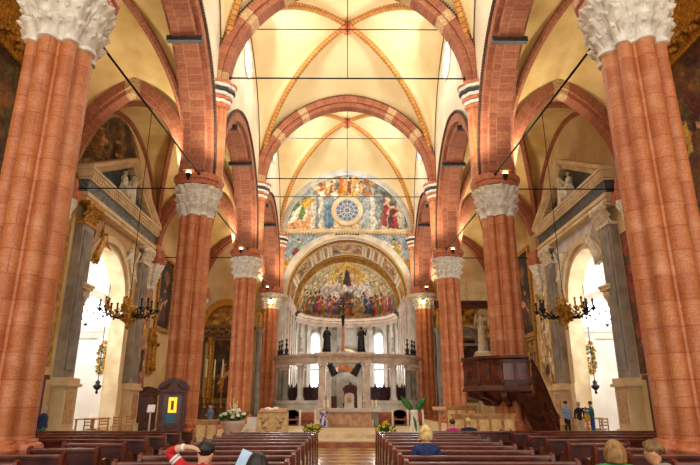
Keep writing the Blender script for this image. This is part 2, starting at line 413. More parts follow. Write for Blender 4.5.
def person(label, loc, rz, mats, hair='short', pose='stand', arms='down', h=1.7, group=None, head=(0, 0), hands=None, girth=1., slump=.055):
    """faces +y locally; mats = dict(skin, top, legs, hair, shoe)"""
    root = thing('person', label, 'person', loc, rz, group)
    k = h/1.7; sit = pose == 'sit'; zp = .5 if sit else .92; J = {}; B = []
    def j(n, x, y, z, r): J[n] = (x*k, y*k, z*k, r*k if not isinstance(r, tuple) else (r[0]*k, r[1]*k))
    g = girth
    j('pel', 0, 0, zp, (.155*g, .12*g)); j('wai', 0, .0, zp+.17, (.14*g, .105*g)); j('che', 0, .01, zp+.34, (.165*g, .115*g)); j('upc', 0, 0, zp+.46, (.14*g, .095*g))
    hx, hy = head
    zq = zp-slump if sit else zp
    j('nec', 0, .015, zq+.565, .058); j('hd0', hx*.4, .035+hy*.4, zq+.635, (.072, .08)); j('hd1', hx*.8, .03+hy*.8, zq+.715, (.079, .095)); j('hd2', hx, .02+hy, zq+.785, (.062, .075))
    B += [('pel', 'wai'), ('wai', 'che'), ('che', 'upc'), ('upc', 'nec'), ('nec', 'hd0'), ('hd0', 'hd1'), ('hd1', 'hd2')]
    j('nose', hx*.7, .125+hy*.7, zq+.69, .014); B.append(('hd1', 'nose'))
    for s in (-1, 1):
        c = 'l' if s < 0 else 'r'
        j('ear'+c, s*.082+hx*.7, .01+hy*.7, zq+.69, .016); B.append(('hd1', 'ear'+c))
        j('sh'+c, s*.175*g, 0, zp+.44, .068*g); B.append(('upc', 'sh'+c))
        a = arms if isinstance(arms, str) else arms[0 if s < 0 else 1]
        if a == 'down': E, W, D = (s*.225, -.02, zp+.15), (s*.215, .08, zp-.1), (0, .25, -1)
        elif a == 'lap': E, W, D = (s*.225, .03, zp+.17), (s*.1, .27, zp+.1), (-s*.5, 1, -.1)
        elif a == 'fold': E, W, D = (s*.23, .03, zp+.18), (s*.06, .22, zp+.22), (-s, .3, .2)
        elif a == 'head': E, W, D = (s*.37, .0, zq+.73), (s*.17, -.05, zq+.775), (-s*1, .0, -.12)
        elif a == 'read': E, W, D = (s*.22, .08, zp+.2), (s*.12, .3, zp+.3), (-s*.3, .8, .5)
        j('el'+c, *E, .06 if a == 'head' else .047*g); j('wr'+c, *W, .032); B += [('sh'+c, 'el'+c), ('el'+c, 'wr'+c)]
        add_hand(J, B, 'wr'+c, D, (0, 1, .2) if a == 'head' else (-s*.4, .8, .4), (s*.2, 0, 1) if a == 'head' else (-s*.6, .1, .7), k)
        if sit:
            j('kn'+c, s*.11, .43, zp+.0, .07*g); j('an'+c, s*.11, .40, .1, .045); j('to'+c, s*.12, .54, .045, .04)
            j('hi'+c, s*.09, .06, zp-.01, .085*g)
        else:
            j('hi'+c, s*.09, 0, zp-.1, .09*g); j('kn'+c, s*.1, .01, .49, .062); j('an'+c, s*.1, -.02, .09, .042); j('to'+c, s*.12, .12, .04, .038)
        B += [('pel', 'hi'+c), ('hi'+c, 'kn'+c), ('kn'+c, 'an'+c), ('an'+c, 'to'+c)]
    vs, fs = skin(J, B, 'pel')
    mb = MB(); mb.add_mesh(vs, fs)
    JN = {n: Vector(p[:3]) for n, p in J.items()}
    mb.bm.faces.ensure_lookup_table()
    for f in mb.bm.faces:
        c = f.calc_center_median()
        n = min(JN, key=lambda q: (JN[q]-c).length_squared)
        if n[:2] in ('he', 'hd', 'ea') or n in ('nec', 'nose') or n[:2] == 'wr': f.material_index = 0
        if n == 'nec' and c.z < J['nec'][2]+.004*k: f.material_index = 1
        if n[:2] in ('hi', 'kn'): f.material_index = 2
        elif n == 'pel': f.material_index = 1
        elif n[:2] in ('an', 'to'): f.material_index = 3 if n[:2] == 'to' or c.z < .12*k else 2
        elif n[:2] not in ('he', 'hd', 'ea', 'wr') and n not in ('nec', 'nose'): f.material_index = 1
    mb.build('body', [mats['skin'], mats['top'], mats['legs'], mats['shoe']], root, True)
    hc = Vector(J['hd1'][:3])
    for s in (-1, 1):
        mb = MB(); mb.ball(hc+Vector((s*.032, .092, .0))*k, .012*k, sub=1); mb.build('eye', MATS['eye_dark'], root, True)
    mb = MB(); mb.ball(hc+Vector((0, .088, -.065))*k, .022*k, sub=1, sc=(1, .35, .3)); mb.build('mouth', MATS['lip'], root, True)
    # hair: a shell open at the face
    rows = []; nA, nB = 48, 20; hl = {'short': .0, 'bob': .1, 'long': .26}[hair]
    random.seed(int(loc[0]*100)+3)
    ph = random.uniform(0, 6)
    for b in range(nB+1):
        t = b/nB; ring = []
        for a in range(nA):
            th = 2*PI*a/nA; fy = math.sin(th)   # +1 = face side
            el = PI/2-t*(PI*.69 if hair == 'short' else PI*.6)
            face = max(0, fy-.25)/.75
            el = max(el, -.35+face*1.05) if face > 0 else el
            rr = 1+.045*math.sin(9*th+ph+5*t)+.035*math.sin(17*th+9*t)+random.uniform(-.02, .02)
            if hair == 'short' and t > .72: rr *= 1-.22*(t-.72)/.28
            rr += .05*math.sin(3*th+ph)*math.sin(PI*t)
            x = .09*math.cos(th)*math.cos(el)*rr; y = .11*math.sin(th)*math.cos(el)*rr-.012; z = .1*math.sin(el)+.026
            if hl and t > .55 and face == 0:
                q = (t-.55)/.45; z -= hl*q; x *= 1+.25*math.sin(q*2.4); y = y*(1-.1*q)-.012*q
            ring.append(tuple(hc+Vector((x, y, z))*k))
        rows.append(ring)
    mb = MB(); mb.grid(rows, True, cap0=True)
    o = mb.build('hair', mats['hair'], root, True)
    sd = o.modifiers.new('thick', 'SOLIDIFY'); sd.thickness = .012
    return root, J

def figure(mb, h, at=(0, 0, 0), rz=0, arms=('down', 'bless'), robe=.2, mi=0, seed=0, seated=False, tilt=0.):
    """carved robed figure of height h added to mb"""
    random.seed(seed); k = h/1.75; T = Matrix.Translation(at) @ Matrix.Rotation(rz, 4, 'Z') @ Matrix.Rotation(tilt, 4, 'Y'); q = random.uniform(0, 6)
    def fold(a, r, d, z): return r*(1+d*math.sin(7*a+q+z*2)+d*.6*math.sin(12*a-q+3*z))
    if seated: prof = [(0, .27, .2), (.12, .26, .16), (.4, .25, .14), (.52, .24, .1), (.6, .19, .06), (.8, .17, .05), (.98, .2, .04), (1.06, .13, .02), (1.1, .055, 0)]
    else: prof = [(0, robe*1.15, .16), (.25, robe, .16), (.6, robe*.92, .14), (.95, robe*.9, .1), (1.12, robe*.78, .07), (1.3, robe*.95, .05), (1.42, robe*.98, .03), (1.48, robe*.55, .02), (1.53, .055, 0)]
    n = 40
    rows = []
    for z, r, d in prof:
        ring = []
        for i in range(n):
            a = 2*PI*i/n; rr = fold(a, r, d, z)
            yy = rr*math.sin(a)*.72
            if seated and z < .56 and math.sin(a) > 0: yy += .25*math.sin(a)
            ring.append(tuple(T @ Vector((rr*math.cos(a)*k, yy*k, z*k))))
        rows.append(ring)
    mb.grid(rows, True, mi, None, True, True)
    zs = 1.0 if seated else 1.42; zh = 1.22 if seated else 1.64
    mb.ball((0, 0, 0), 1, mi, 2); 
    vs = list(mb.bm.verts)[-42:] if False else None
    # head (last icosphere moved into place)
    mb.bm.verts.ensure_lookup_table()
    cnt = 162
    hv = mb.bm.verts[-42:] if len(mb.bm.verts) < 42 else mb.bm.verts[len(mb.bm.verts)-42:]
    for v in hv: v.co = T @ (Vector((v.co.x*.085, v.co.y*.1+.02, v.co.z*.12+zh))*k)
    for s, a in zip((-1, 1), arms):
        sh = Vector((s*.18, 0, zs-.05))
        if a == 'down': e, w = sh+Vector((s*.08, 0, -.3)), sh+Vector((s*.02, .14, -.5))
        elif a == 'bless': e, w = sh+Vector((s*.12, .06, -.24)), sh+Vector((s*.16, .2, .08))
        elif a == 'up': e, w = sh+Vector((s*.2, .02, .1)), sh+Vector((s*.3, .03, .42))
        elif a == 'out': e, w = sh+Vector((s*.28, .02, .02)), sh+Vector((s*.56, .05, .06))
        else: e, w = sh+Vector((s*.08, .1, -.24)), sh+Vector((-s*.08, .22, -.16))
        mb.tube([tuple(T @ (p*k)) for p in (sh-Vector((s*.05, 0, 0)), (sh*.5+e*.5), e, (e*.5+w*.5), w, w+(w-e)*.3)], [.085*k, .08*k, .065*k, .05*k, .038*k, .03*k], 8, mi)
    return mb

# ================================================================== THE PLACE
L = 13.1; PY = [11.75, 24.5, 37.6, 50.7]; W = 7.0; AX = 13.5; ZC = 9.86; ZA = 11.25; ZS = 11.75; ZN = 16.75
BAYS = [(-1.7, 11.4), (11.4, 24.5), (24.5, 37.6), (37.6, 50.7)]
SIDE = {-1: 'left', 1: 'right'}; ORD = ['first', 'second', 'third', 'fourth', 'fifth', 'sixth', 'seventh', 'eighth', 'ninth', 'tenth', 'eleventh', 'twelfth', 'thirteenth']
PORD = ['nearest', 'second', 'third', 'farthest']

# ---- floor and chancel platform
mb = MB(); mb.box(-19.5, 19.5, -8, 66, -.3, 0); struct(mb.build('floor', mat_floor()))
mb = MB(); mb.box(-6.2, 6.2, 24.2, 66, .252, .4); struct(mb.build('floor_chancel', M_PLATF))
mb = MB(); mb.box(-6.2, 6.2, 22.5, 66, .0, .25); mb.box(-6.2, 6.2, 22.47, 22.5, .02, .21, 1); struct(mb.build('floor_step', [M_PLATF, M_RISER]))

# ---- nave arcade walls with clerestory
def boolean_holes(o, cutters):
    for c in cutters:
        md = o.modifiers.new('b', 'BOOLEAN'); md.operation = 'DIFFERENCE'; md.object = c; md.solver = 'EXACT'
    dg = bpy.context.evaluated_depsgraph_get(); me = bpy.data.meshes.new_from_object(o.evaluated_get(dg))
    o.modifiers.clear(); old = o.data; o.data = me; bpy.data.meshes.remove(old)
    for c in cutters: d = c.data; bpy.data.objects.remove(c); bpy.data.meshes.remove(d)
AIN = arch_curve(5.35, ZS, 17.35, 32); AOUT = arch_curve(6.15, ZS, 18.25, 32)
wn = 0
for s in (-1, 1):
    for bi, (y0, y1) in enumerate(BAYS):
        c = (y0+y1)/2
        mb = MB()
        a2 = arch_curve(5.75, ZS, 17.8, 32)
        arch_wall(mb, 'y', c, -L/2, L/2, a2, 26.2, s*6.42, s*7.55, ZS)
        bmesh.ops.remove_doubles(mb.bm, verts=mb.bm.verts, dist=1e-4)
        o = struct(mb.build('wall_nave_'+SIDE[s], M_WALL))
        if bi:
            cb = MB(); cb.lathe([(1.25, -1), (1.25, 1)], 40); cb.xform(Matrix.Translation((s*6.9, c, 22.9)) @ Matrix.Rotation(PI/2, 4, 'Y'))
            cut = cb.build('cut', M_WALL); boolean_holes(o, [cut])
            wn += 1
            w = thing('window', '', '', (s*6.52, c, 22.9)); w.name = f'window_{wn}'
            pass
            w['kind'] = 'structure'
            mb = MB(); mb.lathe([(1.26, -.04), (1.26, .04)], 40); mb.xform(Matrix.Rotation(PI/2, 4, 'Y')); mb.build('pane', M_GLOW, w)
            mb = MB()
            pth = [(-s*.1, 1.28*math.cos(2*PI*i/40), 1.28*math.sin(2*PI*i/40)) for i in range(40)]
            mb.sweep(pth, [(-.09, -.06), (.09, -.06), (.09, .06), (-.09, .06)], up=(1, 0, 0), closed=True); mb.build('frame', M_CREAM, w)
            mb = MB()
            for t in (-.5, 0, .5): mb.box(-.07, .07, t-.02, t+.02, -1.15, 1.15)
            mb.box(-.07, .07, -1.2, 1.2, -.02, .02); mb.build('glazing_bar', M_IRON, w)
            ld = bpy.data.lights.new('clerestory_daylight', 'AREA'); ld.shape = 'DISK'; ld.size = 2.2; ld.energy = CLER; ld.color = (1, .97, .92)
            lo = bpy.data.objects.new('clerestory_daylight', ld); C.objects.link(lo); lo.location = (s*6.38, c, 22.9); lo.rotation_euler = (0, s*(PI/2-.6), 0)
# brick arches of the arcade
bandsA = [(.0, .02), (.115, .14), (.485, .515), (.86, .885)]
for s in (-1, 1):
    for bi, (y0, y1) in enumerate(BAYS):
        c = (y0+y1)/2
        root = thing('arcade_arch', f'red brick pointed arch of the {SIDE[s]} arcade, '+['just beside the camera', 'between the nearest and second red piers', 'between the second and third red piers', 'between the third pier and the chancel wall'][bi], 'arch', (s*7, c, ZS), group='brick arches of the arcades')
        A = [(t, z-ZS) for t, z in AIN]; B_ = [(t, z-ZS) for t, z in AOUT]; B2 = [(t*1.0, z-ZS) for t, z in arch_curve(6.33, ZS, 18.45, 32)]
        A2 = [(t, z-ZS) for t, z in arch_curve(5.7, ZS, 17.72, 32)]
        mb = MB(); arch_ring(mb, 'y', 0, A, A2, -.5, .5, bandsA); mb.build('soffit_band', [M_ARCH, M_CREAMV], root)
        for w0, w1 in ((-.72, -.45), (.45, .72)):
            mb = MB(); arch_ring(mb, 'y', 0, A2, B_, w0, w1, bandsA); mb.build('voussoir_band', [M_ARCH, M_CREAMV], root)
            ww = -.78 if w0 < 0 else .78
            mb = MB(); n = 150; cur = arch_curve(6.22, ZS, 18.33, n)
            for i in range(0, n, 1):
                t, z = cur[i]; mb.ball((ww*.97, t, z-ZS), .105, sub=1, sc=(.9, 1, 1))
            mb.build('rope_moulding', M_ROPE, root)
        # iron clamps with bolts half-way up each haunch
        for sg in (-1, 1):
            mb = MB(); i = 11 if sg < 0 else 21
            t, z = A[i]; mb.box(-.76, .76, t-.12, t+.12, z-.12, z+.12)
            mb.build('iron_clamp', M_DARKV, root)

# ---- piers
def union_r(cs):
    def f(th):
        r = 0
        for d, a, ang in cs:
            dl = (th-ang+PI) % (2*PI)-PI; q = a*a-(d*math.sin(dl))**2
            if q >= 0:
                v = d*math.cos(dl)+math.sqrt(q); r = max(r, v)
        return r
    return f
K_ = .93
CS = [(0, .56, 0)]+[(.585, .225, k*PI/2) for k in range(4)]+[(.64, .17, PI/4+k*PI/2) for k in range(4)]+[(.575, .05, PI/8*(2*k+1)+(.03 if k % 2 == 0 else -.03)) for k in range(8)]
RF = union_r([(d*K_, a*K_, g) for d, a, g in CS])
def off(o, sq=0., base=RF, m=1., z0sq=False):
    def g(th):
        r = base(th)+o
        if sq:
            a = (th+PI/4) % (PI/2)-PI/4; R2 = m/max(math.cos(a), .78 if z0sq else .95)
            r = r*(1-sq)+R2*sq
        return r
    return g
def leaf_cap(r0, z0, z1, base, rows=3, out=.3, n=192, sq=.5):
    lv = []; h = z1-z0
    lv.append((z0-.1, off(.0, 0, base))); lv.append((z0-.08, off(.07, 0, base))); lv.append((z0, off(.08, 0, base))); lv.append((z0+.02, off(.03, 0, base)))
    for q in range(rows):
        for t, bul in ((0, .02), (.2, .05), (.4, .08), (.58, .16), (.72, .25), (.84, .27), (.93, .16), (1., .03)):
            z = z0+.04+h*(q+t)/rows*.93
            fr = (q+t)/rows
            def f(th, bul=bul, fr=fr, q=q, t=t):
                b = off(out*fr*.8, .25+.65*fr*sq, base, r0+out*fr)(th)
                lf = .55+.45*abs(math.cos(10*th+q*PI/2)); cr = .03*math.sin(40*th+q)*min(1, t*1.5)
                return b+bul*lf*.8-(.09 if t in (0, 1.) and 0 < fr < .99 else 0)+cr*bul*5*.5+.012*math.sin(64*th+9*t)
            lv.append((z, f))
    return lv
proto = None
def make_pier():
    root = thing('compound_pier', 'x', 'pier', (0, 0, 0), group='red marble piers of the nave')
    lv = [(0, off(.0, 1, RF, 1.2, True)), (.28, off(.0, 1, RF, 1.2, True)), (.3, off(.0, .9, RF, 1.15)), (.36, off(.3, .3, RF, 1.2)), (.46, off(.36, .2, RF, 1.2)), (.56, off(.33, .15, RF, 1.15)), (.6, off(.2, .1, RF, 1.1)), (.66, off(.14)), (.72, off(.18)), (.78, off(.2)), (.84, off(.17)), (.88, off(.08)), (.93, off(.08)), (.95, off(.0))]
    mb = MB(); mb.polar(lv, 144); mb.build('base', M_BASE, root, 'auto')
    mb = MB(); mb.polar([(.94, RF)]+[(.95+i*.9, RF) for i in range(1, 10)]+[(ZC-.05, RF)], 240); mb.build('shaft', M_RED, root, 'auto')
    mb = MB(); mb.polar(leaf_cap(.75, ZC, ZA, RF, 3, .2), 192)
    random.seed(4)
    for q in range(3):
        fr = (q+.8)/3; nn = 26
        for i in range(nn):
            th = 2*PI*(i+q*.5)/nn; r = off(.2*fr*.8, .25+.65*fr*.5, RF, .75+.2*fr)(th)+.1
            mb.ball((r*math.cos(th), r*math.sin(th), ZC+(ZA-ZC)*(q+.74)/3*.93+random.uniform(-.02, .02)), .065, sub=1, sc=(1, 1, .9))
    mb.build('capital', M_CAP, root, 'auto')
    mb = MB(); m8 = lambda r: off(0, 1, RF, r)
    mb.polar([(ZA-.03, m8(.96)), (ZA+.05, m8(1.0)), (ZA+.14, m8(1.0)), (ZA+.2, m8(1.07)), (ZA+.34, m8(1.1)), (ZA+.42, m8(1.1)), (ZA+.44, m8(1.02)), (ZS, m8(1.02))], 96); mb.build('abacus', M_BASE, root, 'auto')
    return root
DESC = ['nearest to the camera', 'second from the camera', 'third from the camera', 'last, against the chancel wall']
for s in (-1, 1):
    for i, y in enumerate(PY):
        if proto is None: o = proto = make_pier()
        else: o = copy_tree(proto)
        o.location = (s*W, y, 0)
        extra = {(-1, 1): ', confessional at its foot', (1, 1): ', wrapped by the pulpit', (-1, 2): ''}.get((s, i), '')
        o['label'] = f'red marble clustered pier, {SIDE[s]} row, {DESC[i]}{extra}'
# wall shafts that carry the nave vault
WS = union_r([(0, .3, 0)]+[(.3, .2, a) for a in (0, PI)]+[(.3, .13, a) for a in (PI/4, 3*PI/4, -PI/4, -3*PI/4, PI/2, -PI/2)])
proto_ws = None
for s in (-1, 1):
    for i, y in enumerate(PY):
        if proto_ws is None:
            o = proto_ws = thing('wall_shaft', 'x', 'shaft', group='brick shafts rising to the nave vault')
            mb = MB(); mb.polar([(.02+ZS-ZS, WS)]+[(k*.8, WS) for k in range(1, 5)]+[(ZN-ZS-1.25, WS)], 72); mb.build('shaft', M_RED, o, 'auto')
            mb = MB()
            for z, a, b, mi in ((0, .02, .12, 1), (.18, .1, .16, 0), (.36, .12, .22, 1), (.56, .2, .26, 0), (.74, .22, .34, 2), (.95, .34, .36, 0), (1.1, .36, .42, 1)):
                zz = ZN-ZS-1.25+z; mb.polar([(zz, off(a-.03, 0, WS)), (zz+.05, off(b, 0, WS)), (zz+.13, off(b, 0, WS)), (zz+.19, off(a, 0, WS))], 72, mi=mi)
            mb.build('capital', [M_CAP, M_BASE, M_DARKV], o, 'auto')
        else: o = copy_tree(proto_ws)
        o.location = (s*6.42, y, ZS); o['label'] = f'slim clustered brick shaft with banded capital above the {PORD[i]} pier on the {SIDE[s]}'

# ---- transverse arches of the nave
TIN = arch_curve(5.95, ZN, 22.95, 32); TOUT = arch_curve(6.75, ZN, 23.85, 32)
bandsT = [(.0, .03), (.19, .215), (.325, .345), (.485, .515), (.655, .675), (.785, .81)]
for i, y in enumerate(PY[:3]):
    root = thing('transverse_arch', f'broad brick arch with pale blocks spanning the nave between the {PORD[i]} pair of piers', 'arch', (0, y, ZN), group='brick arches across the nave')
    A = [(t, z-ZN) for t, z in TIN]; B_ = [(t, z-ZN) for t, z in TOUT]; A3 = [(t, z-ZN) for t, z in arch_curve(6.25, ZN, 23.28, 32)]
    mb = MB(); arch_ring(mb, 'x', 0, A, A3, -.38, .38, bandsT); mb.build('soffit_band', [M_ARCH, M_CREAMV], root)
    mb = MB(); arch_ring(mb, 'x', 0, A3, B_, -.52, .52, bandsT); mb.build('voussoir_band', [M_ARCH, M_CREAMV], root)
    for w in (-.54, .54):
        mb = MB(); cur = arch_curve(6.72, ZN, 23.82, 130)
        for t, z in cur: mb.ball((t, w, z-ZN), .07, sub=1)
        mb.build('edge_moulding', M_ROPE, root)

# ---- vaults
def gpt(h, s):
    e = max(0., (h*h-s*s)/(2*s))/s
    return lambda u: math.sqrt(max(0, (1+e)**2-(abs(u)+e)**2))/math.sqrt(1+2*e)
def vault(name, x0, x1, y0, y1, zs, hT, hW, hA, m, n=20):
    gx, gy = gpt(hT, (x1-x0)/2), gpt(hW, (y1-y0)/2); cx, cy, ax, ay = (x0+x1)/2, (y0+y1)/2, (x1-x0)/2, (y1-y0)/2
    D = lambda s: hA*math.sqrt(max(0, 1-s*s))
    def z(u, v):
        if abs(v) >= abs(u): s, g, hE, q = abs(v), gx, hT, abs(u)
        else: s, g, hE, q = abs(u), gy, hW, abs(v)
        if s < 1e-6: return zs+hA
        R = hA+(hE-hA)*s**1.6; d = D(s); gg = g(q/s); return zs+d+(R-d)*gg
    N = 2*n; rows = [[(cx+ax*(2*i/N-1), cy+ay*(2*j/N-1), z(2*i/N-1, 2*j/N-1)) for i in range(N+1)] for j in range(N+1)]
    mb = MB(); R = [[mb.v(p) for p in r] for r in rows]
    for j in range(N):
        for i in range(N):
            a, b, c, d = R[j][i], R[j][i+1], R[j+1][i+1], R[j+1][i]
            if (i < n) == (j < n): mb.face((a, b, c)); mb.face((a, c, d))
            else: mb.face((a, b, d)); mb.face((b, c, d))
    o = struct(mb.build(name, m, None, True, False))
    def diag(sgn, dz): return [(cx+ax*t, cy+ay*t*sgn, zs+hA*math.sqrt(max(0, 1-t*t))-dz) for t in [math.sin(PI/2*k/28) for k in range(-28, 29)]]
    return o, diag
RIBSEC = [(-.17, .12), (-.17, -.08), (-.1, -.2), (.1, -.2), (.17, -.08), (.17, .12)]
for bi, (y0, y1) in enumerate(BAYS):
    c = (y0+y1)/2
    o, diag = vault('ceiling_nave', -6.45, 6.45, y0, y1, ZN, 23.75-ZN, 25.0-ZN, 25.5-ZN, M_VAULT)
    for sg in (-1, 1):
        mb = MB(); mb.sweep(diag(sg, .05), RIBSEC, up=(0, 0, 1)); mb.build('diagonal_rib', M_RIB, o, 'auto')
    mb = MB(); mb.lathe([(.12, -.75), (.2, -.7), (.34, -.55), (.38, -.42), (.3, -.3), (.42, -.2), (.42, 0)], 20, (0, c, 25.5)); mb.build('boss', M_BASE, o, 'auto')
    for s in (-1, 1):
        mb = MB(); cur = arch_curve(6.4, ZN, 24.9, 40); mb.sweep([(s*6.4, c+t, z) for t, z in cur], [(-.035, -.035), (.035, -.035), (.035, .035), (-.035, .035)], up=(1, 0, 0)); mb.build('wall_rib', M_ROPE, o)
AR = [(-.17, .1), (-.17, -.06), (-.09, -.17), (.09, -.17), (.17, -.06), (.17, .1)]
for s in (-1, 1):
    for bi, (y0, y1) in enumerate(BAYS):
        x0, x1 = sorted((s*7.5, s*13.5)); c = (y0+y1)/2
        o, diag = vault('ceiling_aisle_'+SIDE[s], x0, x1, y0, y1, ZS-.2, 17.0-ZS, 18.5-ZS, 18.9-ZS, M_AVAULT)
        for sg in (-1, 1):
            mb = MB(); mb.sweep(diag(sg, .05), AR); mb.build('diagonal_rib', M_RIB if False else M_ARCH, o, 'auto')
        mb = MB(); mb.lathe([(.1, -.45), (.25, -.36), (.28, -.2), (.3, 0)], 16, ((x0+x1)/2, c, 18.65)); mb.build('boss', M_CREAMV, o, 'auto')
        mb = MB(); cur = arch_curve(6.4, ZS-.2, 18.2, 40); mb.sweep([(s*13.42, c+t, z) for t, z in cur], [(-.12, -.1), (.12, -.1), (.12, .1), (-.12, .1)], up=(1, 0, 0)); mb.build('wall_rib', M_ARCH, o)
# transverse arches of the aisles, wall corbels
ain = arch_curve(2.6, ZS, 16.3, 28); aout = arch_curve(3.3, ZS, 17.05, 28)
bandsS = [(.0, .05), (.475, .525), (.9, 1.)]
for s in (-1, 1):
    for i, y in enumerate(PY):
        root = thing('aisle_arch', f'pointed brick arch crossing the {SIDE[s]} aisle at the {PORD[i]} pier', 'arch', (s*10.55, y, ZS), group='brick arches across the aisles')
        A = [(t, z-ZS) for t, z in ain]; B_ = [(t, z-ZS) for t, z in aout]; A3 = [(t, z-ZS) for t, z in arch_curve(2.8, ZS, 16.55, 28)]
        mb = MB(); arch_ring(mb, 'x', 0, A, A3, -.3, .3, bandsS); mb.build('soffit_band', [M_ARCH, M_CREAMV], root)
        mb = MB(); arch_ring(mb, 'x', 0, A3, B_, -.45, .45, bandsS); mb.build('voussoir_band', [M_ARCH, M_CREAMV], root)
        k = thing('wall_corbel', f'carved stone corbel on the {SIDE[s]} aisle wall carrying the arch at the {PORD[i]} pier', 'corbel', (s*13.5, y, 9.0), group='corbels of the aisle walls')
        mb = MB(); mb.polar([(0, off(-.42)), (.12, off(-.35)), (.3, off(-.5)), (.5, off(-.3)), (.62, off(-.22)), (.7, off(-.32)), (.9, off(-.15)), (1.02, off(-.08)), (1.1, off(-.2)), (1.4, off(-.02)), (1.6, off(.08)), (1.72, off(.1))], 72); mb.build('carved_bracket', M_CAP, k, 'auto')
        mb = MB(); mb.polar([(1.73, off(.12)), (1.9, off(.2)), (2.1, off(.24)), (2.2, off(.1)), (2.74, off(.02))], 72); mb.build('impost', M_BASE, k, 'auto')

# ---- outer aisle walls
for s in (-1, 1):
    for bi, (y0, y1) in enumerate(BAYS):
        c = (y0+y1)/2; mb = MB()
        if bi == 2: arch_wall(mb, 'y', c-.3, -L/2+.3, L/2+.3, arch_curve(3.0, 7.2, 10.1, 28), 19.5, s*13.5, s*14.3, 0)
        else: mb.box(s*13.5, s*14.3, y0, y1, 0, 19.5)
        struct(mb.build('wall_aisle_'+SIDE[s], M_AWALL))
    # east end of the aisle
    mb = MB(); mb.box(s*7.6, s*14.3, 51.5, 52.3, 0, 19.5); struct(mb.build('wall_east_'+SIDE[s], M_AWALL))
# ---- chapels opening off the third bay
for s in (-1, 1):
    y0, y1, x0, x1 = 26.2, 35.6, 14.3, 19.2
    mb = MB(); mb.box(s*x0, s*x1, y1, y1+.3, 0, 12.5); struct(mb.build('wall_chapel_east_'+SIDE[s], M_WHITE))
    mb = MB(); mb.box(s*x0, s*x1, y0-.3, y0, 0, 12.5); struct(mb.build('wall_chapel_west_'+SIDE[s], M_WHITE))
    mb = MB(); mb.box(s*x1, s*(x1+.3), y0-.3, y1+.3, 0, 12.5); struct(mb.build('wall_chapel_outer_'+SIDE[s], M_WHITE))
    mb = MB(); mb.box(s*x0, s*(x1+.3), y0-.3, y1+.3, 12.5, 12.8); struct(mb.build('ceiling_chapel_'+SIDE[s], M_WHITE))
    # inner altar wall dressing: pilasters, ledge, round arch
    mb = MB(); mb.box(s*14.35, s*19.1, y1-.28, y1, 5.9, 6.25); mb.box(s*14.35, s*19.1, y1-.2, y1, 5.5, 5.9); struct(mb.build('trim_chapel_'+SIDE[s], M_PALEST))
    mb = MB(); arch_ring(mb, 'x', s*16.6, arch_curve(1.7, 6.3, 8.2, 24), arch_curve(2.1, 6.3, 8.65, 24), y1-.25, y1-.0); struct(mb.build('trim_chapel_arch_'+SIDE[s], mat('pale_pink_trim', 'd9c3b4', .7)))
    wn += 1
    mb = MB(); mb.prism([(s*16.6+t, z) for t, z in arch_curve(1.68, 6.3, 8.18, 24)], 'y', y1-.05, y1-.01); w = struct(mb.build(f'window_{wn}', M_GLOW))
    mb = MB()
    for a in (.5, 1.05, PI/2, 2.1, 2.64): mb.tube([(s*16.6, y1-.08, 6.3), (s*16.6+1.68*math.cos(a), y1-.08, 6.3+1.85*math.sin(a))], .03, 6)
    mb.tube([(s*16.6+.85*math.cos(PI*k/12), y1-.08, 6.3+.95*math.sin(PI*k/12)) for k in range(13)], .03, 6); mb.build('glazing_bar', M_IRON, w)
    mb = MB(); mb.box(s*14.9, s*15.5, y1-.3, y1, 0, 5.5); mb.box(s*18.0, s*18.6, y1-.3, y1, 0, 5.5); mb.box(s*14.8, s*15.6, y1-.36, y1, 5.1, 5.45); struct(mb.build('trim_pilaster_'+SIDE[s], M_WHITE))
    ld = bpy.data.lights.new('chapel_daylight_fill', 'AREA'); ld.shape = 'RECTANGLE'; ld.size = 3.2; ld.size_y = 4.; ld.energy = CHAP; ld.color = (.93, .97, 1)
    lo = bpy.data.objects.new('chapel_daylight_fill', ld); C.objects.link(lo); lo.location = (s*16.8, 26.5, 8.2); lo.rotation_euler = (PI/2-.15, 0, 0)  # unseen area lamp added at the windowless west wall to brighten the chapel
